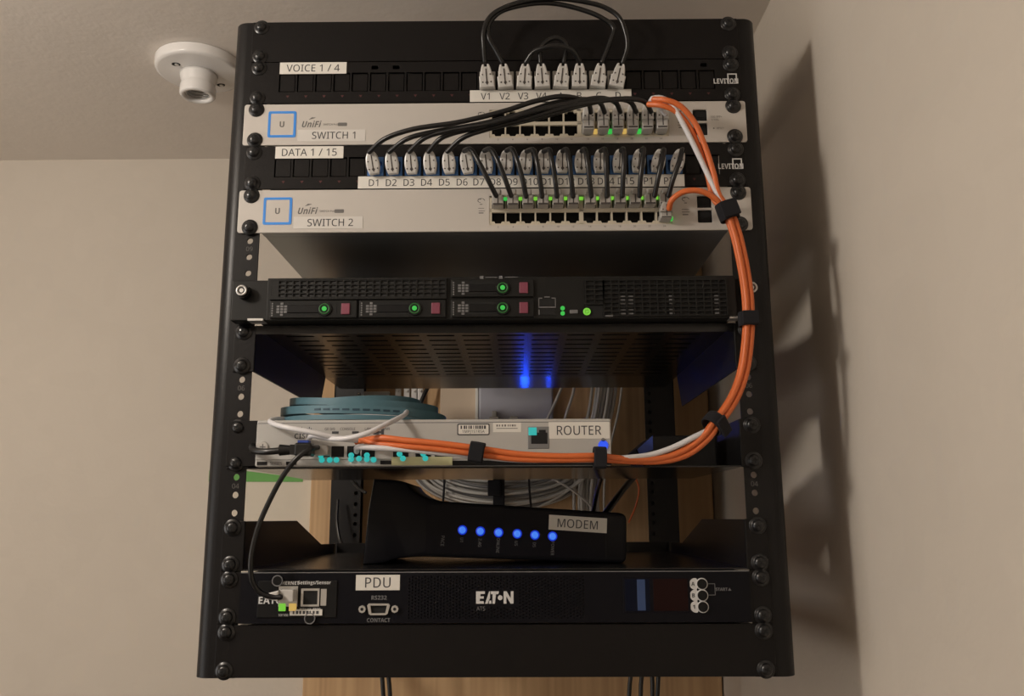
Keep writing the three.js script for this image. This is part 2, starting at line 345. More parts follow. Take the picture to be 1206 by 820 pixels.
// ---------------------------------------------------------------- patch panels
const PX = (i) => -204 + 17.93 * i;
const tabGeo = shared([rb(-7.4, 7.4, -9.2, 9.2, -1.6, 0, 0.6, 1)]);
const jackGeo = shared([ext((() => { const s = rectPath(-7.8, 7.8, -9.6, 9.6, 0.8); s.holes.push(rectPath(-5.9, 5.9, -6.2, 4.5, 0, THREE.Path)); return s; })(), -6, 1.4, 0.3), bx(-6.2, 6.2, -6.6, 5, -7, -5.6)]);
const markGeo = shared([ext(poly([[-1.6, 1.1], [1.6, 1.1], [0, -1.4]]), 0, 0.1)]);
function patchPanel(u, lab, used0, used1, jackMat, jackName, sticker, dotAt, stripX0, stripX1, names, ts) {
  const y = U(u), t = thing('patch_bay', lab, 'patch panel', [0, y, 0], 'patch panels');
  const sh = rectPath(-241.3, 241.3, y + 0.5, y + 44, 0.8);
  for (let i = 0; i < 24; i++) sh.holes.push(rectPath(PX(i) - 8.1, PX(i) + 8.1, y + 12.6, y + 32.6, 0.5, THREE.Path));
  for (const x of dotAt) sh.holes.push(rectPath(x - 3.4, x + 3.4, y + 36, y + 40, 1.6, THREE.Path));
  part('plate', ext(sh, 0, 2, 0.25, 4), M.panel, t);
  part('back_tray', [bx(-218, 218, y + 2, y + 43, -30, -8), bx(-222, 222, y + 42, y + 43.5, -30, 0.2)], M.cavity, t);
  for (let i = 0; i < 24; i++) {
    if (i >= used0 && i <= used1) place('jack', jackGeo, jackMat, t, [PX(i), y + 22.6, 1.6]).userData.label = jackName;
    else { place('port_blank', tabGeo, M.panel, t, [PX(i), y + 22.6, 0.9]); }
    if (i < used0 || i > used1) place('port_mark', markGeo, M.redMark, t, [PX(i) + 1, y + 7.5, 2]);
  }
  label(t, sticker, -212, -146, y + 31.5, y + 44, 2.05, 7.4, { sx: 1.02 });
  const st = part('label_strip', rb(stripX0, stripX1, y + 0.2, y + 12.6, 2.05, 2.45, 0.2, 1), M.label, t);
  part('lettering', names.map((n, i) => text(n, 6.9, ts[i], y + 6, 2.45)), M.ink, st);
  // maker's name with a square outline at its end
  const ly = y + 20.5;
  part('maker_mark', [text('LEVITON', 5.4, 215, ly, 2.02, { font: BOLD, align: 'l', sx: 0.8 }), ext((() => { const s = rectPath(228.6, 238, ly - 2.8, ly + 8); s.holes.push(rectPath(229.8, 236.8, ly - 2.4, ly + 6.8, 0, THREE.Path)); return s; })(), 2.02, 2.12)], M.white, t);
  screws(t, u, 2);
  return t;
}
patchPanel(13, 'black patch panel of voice ports above the upper switch', 11, 18, M.whiteJack, 'white jack', 'VOICE 1 / 4', [-118, -97, 206], -24, 134,
  ['V1', 'V2', 'V3', 'V4', 'A', 'B', 'C', 'D'], [-9, 10, 28, 46, 65, 83, 102, 121]);
patchPanel(11, 'black patch panel of data ports between the two switches', 5, 21, M.blueJack, 'blue jack', 'DATA 1 / 15', [], -131, 182,
  [...Array.from({ length: 15 }, (_, i) => 'D' + (i + 1)), 'P1', 'P2'], [-116, -99, -82, -65, -48, -31, -15, 1, 17, 34, 52, 69, 88, 107, 126, 147, 167]);

// ---------------------------------------------------------------- switches
const SX = (i) => (i < 6 ? 3.5 + 14.2 * i : 90.5 + 14.1 * (i - 6));
const ledGeo = shared([rb(-1.9, 1.9, -1.7, 1.7, 0, 0.9, 0.3, 1)]), pipeGeo = shared([rb(-2.2, 2.2, -2, 2, 0, 5, 1, 2)]);
function networkSwitch(u, lab, sticker, upLeds, lowLeds) {
  const y = U(u), t = thing('network_switch', lab, 'switch', [0, y, 0], 'network switches');
  const sh = rectPath(-244.5, 244.5, y + 0.8, y + 43.6, 3);
  const bankHole = (a, b) => rectPath(a, b, y + 7.2, y + 36, 0, THREE.Path);
  sh.holes.push(bankHole(-4.6, 169));
  for (const k of [0, 1]) sh.holes.push(rectPath(193, 206.6, y + 8.2 + k * 14.4, y + 20.6 + k * 14.4, 1.2, THREE.Path));
  part('face_plate', ext(sh, 0, 2.6, 0.5, 4), M.face, t);
  for (const [a, b, o] of [[-4.6, 82.7, 0], [82.7, 169, 6]]) {
    const l = [bx(a, b, y + 7.2, y + 8.6, -0.4, 2.2), bx(a, b, y + 34.6, y + 36, -0.4, 2.2), bx(a, b, y + 19.8, y + 23.4, -0.4, 2.2), bx(a, SX(o) - 6, y + 7.2, y + 36, -0.4, 2.2), bx(SX(o + 5) + 6, b, y + 7.2, y + 36, -0.4, 2.2)];
    for (let i = o; i < o + 6; i++) for (const k of [-1, 1]) {                 // corners beside each keyed notch
      const c = SX(i), e = (v) => c + k * v;
      l.push(ext(poly(k > 0 ? [[e(2.6), y + 8.6], [e(6.2), y + 8.6], [e(6.2), y + 10.6], [e(3.6), y + 10.6]] : [[e(6.2), y + 8.6], [e(2.6), y + 8.6], [e(3.6), y + 10.6], [e(6.2), y + 10.6]]), -0.4, 2.2));
      l.push(ext(poly(k > 0 ? [[e(3.6), y + 32.6], [e(6.2), y + 32.6], [e(6.2), y + 34.6], [e(2.6), y + 34.6]] : [[e(6.2), y + 32.6], [e(3.6), y + 32.6], [e(2.6), y + 34.6], [e(6.2), y + 34.6]]), -0.4, 2.2));
    }
    part('port_bank', l, M.bank, t);
  }
  part('port_cavity', bx(-6, 210, y + 5, y + 38, -9, -8), M.cavity, t);
  for (let i = 0; i < 11; i++) if (i !== 5) part('port_divider', bx((SX(i) + SX(i + 1)) / 2 - 0.7, (SX(i) + SX(i + 1)) / 2 + 0.7, y + 8, y + 35.6, -8, 2), M.bank, t);
  part('transceiver_divider', rb(193.2, 206.4, y + 20.4, y + 22.8, 0.4, 3, 0.3, 1), M.silver, t);
  for (const k of [0, 1]) part('transceiver_slot', [bx(194, 205.6, y + 9.2 + k * 14.4, y + 19.6 + k * 14.4, -6, 0.6), bx(197, 202.6, y + 12.6 + k * 14.4, y + 14 + k * 14.4, 0.6, 1.4)], M.cavity, t);
  part('chassis', rb(-221.5, 221.5, y + 0.9, y + 43.5, -285, -9.2, 0.8), M.chassis, t);
  part('chassis_lip', [bx(-221.5, 221.5, y + 0.9, y + 2.4, -9.2, 0), bx(-221.5, 221.5, y + 42, y + 43.5, -9.2, 0)], M.chassis, t);
  // square status screen: lit blue border around a letter
  const cx = -206.8, cy = y + 22.4, h = 13.6;
  const ring = rectPath(cx - h, cx + h, cy - h, cy + h, 2); ring.holes.push(rectPath(cx - h + 2.3, cx + h - 2.3, cy - h + 2.3, cy + h - 2.3, 1.2, THREE.Path));
  const scr = part('status_screen', rb(cx - h + 1, cx + h - 1, cy - h + 1, cy + h - 1, 2.4, 2.8, 0.2, 1), M.face, t);
  part('lit_border', ext(ring, 2.6, 3.1), LED.blueRing, scr);
  part('screen_letter', text('U', 6, cx, cy, 2.82, { font: BOLD }), M.paleInk, scr);
  part('maker_mark', [text('UniFi', 6.4, -187, y + 22.6, 2.62, { font: BOLD, align: 'l', shear: 0.28, sx: 0.86 }), text('SWITCH PoE', 1.9, -159.5, y + 22, 2.62), ext((() => { const s = rectPath(-152.4, -143.4, y + 20.2, y + 23.8, 1); return s; })(), 2.6, 2.72), ext(poly([[-181, y + 27], [-178, y + 29.6], [-174, y + 29.2], [-177, y + 28.2]]), 2.6, 2.72)], M.paleInk, t);
  label(t, sticker, -191, -125, y + 4.5, y + 16.5, 2.62, 7.2, { mat: M.clear, sx: 1.02, dx: 2 });
  // small print beside the ports: a cloud outline, a legend, port numbers
  const cloud = (x) => [new THREE.TorusGeometry(2.6, 0.35, 5, 16, 4.6).scale(1.2, 0.8, 0.1).translate(x, y + 31.6, 2.65), bx(x - 3, x, y + 32.6, y + 33.4, 2.6, 2.72), bx(x - 1.4, x + 1.2, y + 27.4, y + 28.2, 2.6, 2.72)];
  part('small_print', [...cloud(-12.6), bx(-15.4, -9.8, y + 23.6, y + 24.1, 2.6, 2.7), bx(-15, -9.2, y + 21, y + 21.5, 2.6, 2.7), bx(-15, -10.4, y + 18.6, y + 19.6, 2.6, 2.7),
    ...cloud(182), bx(178, 185, y + 21, y + 21.6, 2.6, 2.7), bx(178, 185.5, y + 18.4, y + 19, 2.6, 2.7), bx(178.6, 184, y + 15.6, y + 16.6, 2.6, 2.7), text('10G SFP+', 2, 215.5, y + 27, 2.6), text('1/10G', 2, 214, y + 24, 2.6), text('RESET', 2, 219, y + 15, 2.6), cylZ(0.8, 2.6, 2.72, 212.5, y + 15, 8),
    ...Array.from({ length: 12 }, (_, i) => text(String(2 + i * 2), 1.8, SX(i), y + 5, 2.62))], M.paleInk, t);
  upLeds.forEach(([x, m]) => place('port_light', ledGeo, m, t, [x, y + 33, 2.4]));
  lowLeds.forEach(([x, m]) => place('port_light', pipeGeo, m, t, [x, y + 11.4, 2.4]));
  screws(t, u, 2.6);
  return t;
}
networkSwitch(12, 'upper silver rack switch with two lit amber ports', 'SWITCH 1', [], [[97.6, LED.amber], [111.7, LED.green], [125.8, LED.amber], [139.8, LED.green]]);
networkSwitch(10, 'lower silver rack switch above the black server', 'SWITCH 2', [10.6, 24.8, 39, 53.2, 67.4, 97.6, 111.8, 125.8, 139.8, 153.8].map((x, i) => [x, i < 1 ? LED.green : LED.lime]).concat([[82.6, LED.lime]]), [[166.4, LED.green]]);

// ---------------------------------------------------------------- shelves
function shelfEars(u) { return [-1, 1].map((s) => rb(s < 0 ? -241.3 : 221.5, s < 0 ? -221.5 : 241.3, U(u) + 0.6, U(u) + 43.9, 0, 1.8, 0.6)); }
{ // vented shelf under the server, flat side up, wings down
  const u = 7, top = U(8) - 0.5, t = thing('vented_shelf', 'black slotted shelf under the server, wings pointing down', 'shelf', [0, U(u), 0], 'rack shelves');
  const sh = rectPath(-222, 222, 1, 288);
  for (let r = 0; r < 12; r++) for (let c = 0; c < 12; c++) sh.holes.push(rectPath(-204 + c * 34.2, -204 + c * 34.2 + 27, 14 + r * 22.8, 14 + r * 22.8 + 5.6, 2, THREE.Path));
  const deck = ext(sh, 0, 1.6, 0, 3).rotateX(-Math.PI / 2).translate(0, top - 1.6, 0);   // (x, y, 0..1.6) -> (x, up, -y)
  part('deck', deck, M.shelf, t);
  part('rear_strip', bx(-222, 222, top - 1.6, top, -385, -288), M.shelfSmooth, t);
  part('front_lip', bx(-222, 222, top - 8, top, 0, 1.6), M.shelf, t);
  for (const s of [-1, 1]) {
    const w = ext(poly([[0, top], [0, U(u) + 0.6], [-264, U(u) + 0.6], [-290, top]]), 0, 1.5).rotateY(-Math.PI / 2);
    part('wing', [flatten(w, s)], M.black, t);
  }
  part('ear', shelfEars(u)[0], M.panel, t); part('ear', shelfEars(u)[1], M.panel, t);
  screws(t, u, 1.8);
}
// a wing drawn in (z, y) and extruded along x ends up at x = -222 or 222
function flatten(g, s) {
  g.computeBoundingBox();
  const b = g.boundingBox, c = (b.min.x + b.max.x) / 2;
  const zc = b.min.z < -10 ? 1 : -1;
  if (zc < 0) { const n = g.index ? g.toNonIndexed() : g.clone(); n.scale(1, 1, -1); g = flip(n); }
  return g.translate(s * 222 - c, 0, 0);
}
function traySshelf(u, lab, depth, wing, lipH, deckMat) {
  const y = U(u), t = thing('cantilever_shelf', lab, 'shelf', [0, y, 0], 'rack shelves');
  part('deck', rb(-222, 222, y + 0.6, y + 2, -depth, 1.5, 0.3, 1), deckMat, t);
  if (lipH) part('rear_lip', bx(-219, 219, y + 2, y + lipH, -depth, -depth + 1.5), M.shelf, t);
  for (const s of [-1, 1]) part('wing', [flatten(ext(poly(wing.map(([z, yy]) => [z, y + yy])), 0, 1.5).rotateY(-Math.PI / 2), s)], M.black, t);
  part('ear', shelfEars(u)[0], M.panel, t); part('ear', shelfEars(u)[1], M.panel, t);
  screws(t, u, 1.8);
  return t;
}
traySshelf(5, 'black cantilever shelf under the router', 225, [[0, 2], [0, 43.6], [-60, 43.6], [-170, 12], [-225, 6], [-225, 2]], 0, M.shelfSmooth);
traySshelf(3, 'black cantilever shelf under the modem', 385, [[0, 2], [0, 43.6], [-178, 43.6], [-300, 15], [-385, 13], [-385, 2]], 14, M.shelf);

// ---------------------------------------------------------------- server
{
  const y = U(8), t = thing('rack_server', 'black slim rack server with green lit drive buttons', 'server', [0, y, 0]);
  const Z = 20;
  part('chassis', rb(-217, 217, y + 0.6, y + 41, -378, 6, 0.8), M.server, t);
  part('bezel', [rb(-208, 221, y + 0.6, y + 40.6, 5, Z - 2, 0.8)], M.server, t);
  const grid = (x0, x1, y0, y1, nx, ny, w, zz) => { const l = []; for (let i = 0; i <= nx; i++) { const x = x0 + (x1 - x0) * i / nx; l.push(bx(x - w / 2, x + w / 2, y0, y1, zz - 1.2, zz)); } for (let j = 0; j <= ny; j++) { const q = y0 + (y1 - y0) * j / ny; l.push(bx(x0, x1, q - w / 2, q + w / 2, zz - 1.1, zz - 0.1)); } return l; };
  // ears with captive thumb screws
  for (const s of [-1, 1]) {
    const e = part('ear', rb(s < 0 ? -241 : 220, s < 0 ? -207 : 241, y + 0.8, y + 39, 2, s < 0 ? 17 : 14, 1.2), M.server, t);
    const x = s < 0 ? -229 : 233.5;
    const th = part('thumb_screw', [cylZ(6.6, 16, 24, x, y + 27, 24), cylZ(5.4, 23, 26, x, y + 27, 24)], M.black, t);
    part('screw_face', [new THREE.TorusGeometry(4.1, 1.1, 8, 24).translate(x, y + 27, 26), cylZ(2, 25, 26.4, x, y + 27, 12)], M.silver, th);
  }
  part('latch_tab', bx(-224, -210, y + 0.2, y + 2.2, 6, 20), M.silver, t);
  part('latch_tab', bx(214, 223, y + 0.2, y + 2.2, 6, 18), M.silver, t);
  // blank bay with a small mesh
  const bb = part('bay_blank', [bx(-205, -43, y + 20.5, y + 38.5, Z - 2, Z - 1)], M.serverDark, t);
  part('bay_mesh', [...grid(-204, -44, y + 21.5, y + 37.6, 24, 4, 1.2, Z + 0.6), bx(-205, -43, y + 38, y + 39.4, Z - 2, Z + 0.8), bx(-205, -43, y + 19.6, y + 21.6, Z - 2, Z + 0.8), bx(-205, -197, y + 21, y + 38, Z - 2, Z + 0.4)], M.server, bb);
  // four drive trays
  const dots = []; for (let r = 0; r < 5; r++) for (let c = 0; c < 3; c++) if (!(c !== 1 && (r === 0 || r === 4))) dots.push(bx(-1.3 + (c - 1) * 3.4, 1.3 + (c - 1) * 3.4, (r - 2) * 2.6 - 0.9, (r - 2) * 2.6 + 0.9, 0, 0.5));
  const icon = shared(dots);
  const ringG = shared([new THREE.TorusGeometry(4.4, 0.7, 8, 28)]), coreG = shared([cylZ(2.2, 0, 0.9, 0, 0, 18)]), hubG = shared([cylZ(6.8, 0, 1.6, 0, 0, 28, 6.4)]), magG = shared([rb(-4, 4, -5.2, 5.2, 0, 1.4, 0.8)]);
  for (const [x0, x1, y0, y1, hub, lab] of [[-204, -124.5, 2.2, 18.6, -154, 'leftmost drive tray'], [-122.6, -43.6, 2.2, 18.6, -72, 'second drive tray'], [-39, 36.5, 21, 37.4, 8, 'upper right drive tray'], [-39, 36.5, 2.2, 18.6, 8, 'lower right drive tray']]) {
    const d = part('drive_tray', rb(x0, x1, y + y0, y + y1, Z - 2, Z + 0.6, 0.8), M.server, t);
    d.userData.label = lab;
    const cy = y + (y0 + y1) / 2;
    part('handle', [rb(x0 + 16, hub - 5, cy - 3.6, cy + 3.6, Z + 0.4, Z + 1.6, 0.6)], M.black, d);
    part('groove', [bx(x0 + 14, hub - 5, cy + 3.8, cy + 5.4, Z + 0.5, Z + 0.75), bx(x0 + 14, hub - 5, cy - 5.4, cy - 3.8, Z + 0.5, Z + 0.75), bx(hub + 10.5, hub + 11, cy - 7, cy + 7, Z + 0.5, Z + 0.75)], M.recess, d);
    const rel = (g, m, n, x, z) => { const q = new THREE.Mesh(g, m); q.name = n; q.position.set(x / 1000, (cy - y) / 1000, z / 1000); q.castShadow = q.receiveShadow = true; d.add(q); };
    rel(icon, M.grey, 'honeycomb_mark', x0 + 11, Z + 0.6);
    rel(hubG, M.black, 'button_hub', hub, Z + 0.4); rel(ringG, LED.greenDim, 'lit_ring', hub, Z + 2); rel(coreG, LED.green, 'lit_core', hub, Z + 1.8);
    rel(magG, M.magenta, 'release_button', hub + 19.2, Z + 0.4);
    part('edge_print', Array.from({ length: 6 }, (_, k) => bx(x0 + 1.6, x0 + 2.8, cy - 6.4 + k * 2.2, cy - 5 + k * 2.2, Z + 0.6, Z + 0.75)), M.grey, d);
  }
  part('pull_tab_print', [bx(-13, -9.6, y + 38.6, y + 41.4, Z - 2, Z - 1.6), bx(-8, 3, y + 39.8, y + 40.4, Z - 2, Z - 1.6), bx(4.6, 7.8, y + 38.6, y + 41.4, Z - 2, Z - 1.6), bx(10, 22, y + 39.8, y + 40.4, Z - 2, Z - 1.6)], M.grey, t);
  // ports and lights
  const usb = part('usb_port', [bx(41.5, 55.5, y + 13, y + 19, Z - 2, Z - 1.6), bx(42.5, 55.5, y + 4.4, y + 9.6, Z - 2, Z - 1.6)], M.recess, t);
  part('port_outline', [bx(40.6, 44, y + 19.6, y + 20.4, Z - 2, Z - 1.4), bx(52.6, 56.4, y + 19.6, y + 20.4, Z - 2, Z - 1.4), bx(40.6, 41.3, y + 12.4, y + 20.4, Z - 2, Z - 1.4), bx(55.7, 56.4, y + 12.4, y + 20.4, Z - 2, Z - 1.4), bx(40.6, 56.4, y + 11, y + 12, Z - 2, Z - 1.4), bx(46, 51, y + 20.6, y + 21.6, Z - 2, Z - 1.4), bx(40.6, 41.6, y + 4.4, y + 9.2, Z - 2, Z - 1.4)], M.grey, usb);
  const led = shared([cylZ(2, 0, 1, 0, 0, 14)]);
  for (const [x, yy] of [[62.5, 10.4], [62.5, 5.6]]) place('status_light', led, LED.green, t, [x, y + yy, Z - 2]);
  part('serial_tab', rb(69, 76.4, y + 5.4, y + 8.8, Z - 2, Z - 0.8, 0.4), M.grey, t);
  const pw = part('power_button', cylZ(4, Z - 2.5, Z - 1.2, 84.5, y + 7, 20), M.black, t);
  part('lit_ring', [new THREE.TorusGeometry(2.6, 0.9, 6, 18).translate(84.5, y + 7, Z - 1), cylZ(1.4, Z - 1.6, Z - 0.8, 84.5, y + 7, 12)], LED.lime, pw);
  // intake grille
  const gb = part('grille_back', bx(83, 213, y + 2.4, y + 37.4, Z - 2.2, Z - 1.9), M.recess, t);
  part('grille', [...grid(100, 212, y + 3, y + 36.4, 16, 8, 1.3, Z), ...grid(83.5, 100, y + 14, y + 36.4, 2, 5, 1.3, Z), bx(82, 99, y + 2.4, y + 13, Z - 2.3, Z - 2)], M.server, gb);
  for (const [x, n, k] of [[121, 7, 2], [162, 7, 1], [203, 7, 1]]) { const l = []; for (let j = 0; j < n; j++) for (let c = 0; c < k; c++) l.push(rb(x - (k - 1) * 3.6 + c * 7.2 - 2.4, x - (k - 1) * 3.6 + c * 7.2 + 2.4, y + 4.2 + j * 3.2, y + 5.8 + j * 3.2, Z - 2, Z - 1.2, 0.3, 1)); part('vent_fins', l, M.grey, gb); }
  part('model_print', bx(101, 108, y + 2.2, y + 3.2, Z - 2, Z + 0.1), M.grey, t);
}

// ---------------------------------------------------------------- router on its shelf
{
  const y = U(5) + 2.2, t = thing('router', 'pale grey router labelled ROUTER with teal lights', 'router', [0, y, 0]);
  const Z = 12, top = y + 41.5;
  part('case', rb(-213, 104.5, y, top, -190, Z - 1, 1.6), M.router, t);
  part('top_seam', bx(-212, 103.5, top - 3.4, top - 2.6, Z - 1.4, Z - 0.8), M.grey, t);
  part('front_plate', rb(-212.6, 104, y + 6, top - 3.4, Z - 2, Z, 0.6, 1), M.router, t);
  part('base_band', [bx(-211, -202, y + 1.4, y + 4.4, Z - 1.4, Z - 0.4), bx(-185, -176, y + 1.4, y + 4.4, Z - 1.4, Z - 0.4), bx(-37, 104, y + 0.2, y + 4.6, Z - 1.4, Z - 0.3)], M.black, t);
  part('base_print', text('SERIES', 2.6, -194, y + 2.8, Z - 0.9), M.ink, t);
  part('yellow_band', bx(-91, -37, y + 0.6, y + 8, Z - 1, Z + 0.3), M.routerBand, t);
  part('ear', [rb(-241.3, -214, U(5) + 3, U(5) + 44.2, 2, 3.8, 0.5), bx(-215.5, -214, U(5) + 3, U(5) + 43.6, -60, 3)], M.panel, t);
  { const m = part('ear_screw', [cylZ(5, Z, Z + 1.6, -206, y + 17.4, 20, 4.4)], M.silver, t); part('cross_recess', [bx(-208.6, -203.4, y + 16.9, y + 17.9, Z + 1.4, Z + 1.75), bx(-206.5, -205.5, y + 14.8, y + 20, Z + 1.4, Z + 1.75)], M.grey, m); }
  part('maker_mark', [text('CISCO', 4.6, -169, y + 27, Z, { font: BOLD, sx: 1.05 }), ...Array.from({ length: 9 }, (_, i) => bx(-176 + i * 1.7, -175.3 + i * 1.7, y + 31, y + 32.6 + [0, 1.4, 2.6, 1.4, 0, 1.4, 2.6, 1.4, 0][i], Z, Z + 0.12))], M.ink, t);
  part('port_print', [-147, -131, -113, -97].map((x, i) => text(['GE 0/0', 'CONSOLE', 'LAN', 'WAN'][i], 2.3, x, y + 33.2, Z)).concat([-142, -124, -104].map((x) => rb(x - 3, x + 3, y + 29, y + 31, Z, Z + 0.3, 0.1, 1)), [rb(-101, -98.6, y + 26, y + 33, Z, Z + 0.3, 0.1, 1), rb(-108, -103, y + 28, y + 31, Z, Z + 0.3, 0.1, 1)]), M.ink, t);
  // row of ports along the foot
  for (const [x0, x1, m] of [[-145, -133.5, M.recess], [-157, -146, M.grey], [-131, -119, M.grey], [-118, -106, M.grey], [-90, -76, M.grey], [-70, -56, M.grey], [-53, -40, M.grey]])
    part('port', [rb(x0, x1, y + 8, y + 18, Z - 1, Z + 0.3, 0.5, 1), ext(poly([[x0 + 2, y + 9], [x1 - 2, y + 9], [x1 - 2, y + 15], [(x0 + x1) / 2 + 2, y + 17], [(x0 + x1) / 2 - 2, y + 17], [x0 + 2, y + 15]]), Z + 0.2, Z + 0.5)], m === M.recess ? M.recess : M.cavity, t);
  part('slot', rb(-101, -91.5, y + 1.6, y + 5, Z - 1, Z + 0.4, 0.3, 1), M.recess, t);
  const led = shared([new THREE.SphereGeometry(2.5, 12, 8).scale(1.05, 1, 0.6)]);
  for (const [x, yy] of [[-156, 192], [-154, 189], [-153, 185], [-146, 185], [-140, 185], [-127, 189], [-127, 185.5], [-120, 186], [-113, 189], [-113, 185.5], [-107, 185], [-84, 190], [-81, 186], [-63, 190], [-61, 186]])
    place('status_light', led, LED.teal, t, [x, yy + 0.6, Z + 0.9]);
  // framed serial number and label with barcode bars
  const bars = (x0, x1, y0, y1, z) => { const l = []; let x = x0; while (x < x1) { const w = 0.5 + rnd() * 1.4; l.push(bx(x, Math.min(x + w, x1), y0, y1, z, z + 0.1)); x += w + 0.5 + rnd(); } return l; };
  const fr = rectPath(-33, -4, y + 27, y + 37.4, 1.6); fr.holes.push(rectPath(-32, -5, y + 28, y + 36.4, 1, THREE.Path));
  const sl = part('serial_label', ext(rectPath(-33, -4, y + 27, y + 37.4, 1.6), Z, Z + 0.2), M.label, t);
  part('barcode', [ext(fr, Z + 0.2, Z + 0.3), ...bars(-30, -7, y + 32.6, y + 35.6, Z + 0.2), text('1MPJ1S1RSA', 2.6, -18.5, y + 30, Z + 0.2)], M.ink, sl);
  const al = part('asset_label', bx(-1, 24, y + 29.5, y + 38, Z, Z + 0.2), M.label, t);
  part('barcode', [...bars(2, 20, y + 34.6, y + 36.4, Z + 0.2), bx(2, 21, y + 32.6, y + 33.2, Z + 0.2, Z + 0.3)], M.paleInk, al);
  const cp = part('console_port', rb(30, 49, y + 14.6, y + 34.4, Z - 1, Z + 0.5, 0.5, 1), M.chassis, t);
  part('opening', [rb(33, 47.5, y + 19, y + 29, Z + 0.3, Z + 0.8, 0.3, 1), bx(40, 46, y + 29, y + 31.4, Z + 0.3, Z + 0.8)], M.recess, cp);
  part('link_light', rb(30.6, 38, y + 26.6, y + 33.6, Z + 0.4, Z + 1.4, 0.4, 1), LED.teal, cp);
  label(t, 'ROUTER', 48.6, 103, y + 23.4, y + 38.4, Z, 8.2, { sx: 0.98 });
  part('status_light', cylZ(4.4, Z, Z + 0.8, 97, y + 17.4, 20).scale(1, 1, 1), LED.blue, t);
  part('button', cylZ(1.8, Z, Z + 0.8, 97, y + 22.2, 10), M.grey, t);
}
{ // power adapter lying on the shelf right of the router
  const t = thing('power_adapter', 'black power adapter brick on the shelf right of the router', 'power adapter', [172, U(5) + 2, -70]);
  part('case', ext(poly([[-30, 0], [-38, 18], [-22, 31.5], [40, 31.5], [40, 0]].map(([a, b]) => [172 + a, U(5) + 2.1 + b])), -125, -45, 2.5), M.black, t);
  part('blue_patch', ext(poly([[-37.2, 18.5], [-22, 31.2], [-22, 18], [-35, 13]].map(([a, b]) => [172 + a, U(5) + 2.1 + b])), -45.2, -44.6), M.bluePlastic, t);  // blue patch over the left slope of the brick's front
}

// ---------------------------------------------------------------- modem lying on the lower shelf
{
  const t = thing('modem', 'black modem on its side with six blue lights', 'modem', [0, U(3) + 2, -70]);
  const s = new THREE.Shape();
  s.moveTo(-129, 91.3); s.lineTo(-125, 143); s.lineTo(-120.5, 172.5); s.quadraticCurveTo(-92, 172, -88, 168); s.quadraticCurveTo(-80, 154, -50, 150.5);
  s.lineTo(118, 139); s.quadraticCurveTo(126, 138, 126, 132); s.lineTo(125, 97); s.quadraticCurveTo(124.5, 91.5, 118, 91.5);
  s.lineTo(-62, 98); s.quadraticCurveTo(-94, 99, -108, 92.5); s.lineTo(-118, 91.3); s.closePath();
  part('case', toCreasedNormals(ext(s, -200, -70, 3, 12), 0.7), M.modem, t);
  part('front_plate', ext(poly([[-68, 147.5], [104, 136], [104, 96.5], [-68, 101.5]]), -70.4, -69.6), M.modemGloss, t);
  part('seam', [ext(poly([[105, 136.5], [106, 136.4], [106, 95], [105, 95]]), -70.2, -69.5), ext(poly([[-123, 141.2], [-66, 137], [-66, 136.4], [-123, 140.4]].map(([a, b]) => [a, b + 8])), -70.2, -69.6)], M.recess, t);
  const lg = shared([new THREE.SphereGeometry(4.6, 18, 10).scale(1, 1, 0.3)]), lc = shared([new THREE.SphereGeometry(3.5, 16, 10).scale(1, 1, 0.35)]);
  [-33, -15.6, 2, 20, 37, 54].forEach((x, i) => { const s = place('status_light', lg, LED.blueHalo, t, [x, 123.2 - i * 1.25, -69.4]); place('lit_core', lc, LED.blueCore, s, [0, 0, 0.6]); });  // outer disc paints the blue halo round each lit core
  ['U1', '2.4G', 'ONLINE', 'US', 'DS', 'POWER'].forEach((w, i) => part('light_caption', text(w, 2.9, -33.6 + i * 17.5, 115.5 - i * 1.25 - w.length * 0.75, -69.6, { rot: -Math.PI / 2 - 0.07 }), M.grey, t));
  part('light_caption', text('PACE', 3.2, -52, 113, -69.6, { rot: -Math.PI / 2 - 0.07 }), M.grey, t);
  const l = part('label', ext(poly([[51, 137.4], [107, 133.6], [106.2, 119.6], [50.2, 123.4]]), -69.6, -69.2), M.label, t);
  part('lettering', text('MODEM', 8, 78.4, 128.4, -69.2, { rot: -0.068 }), M.ink, l);
}

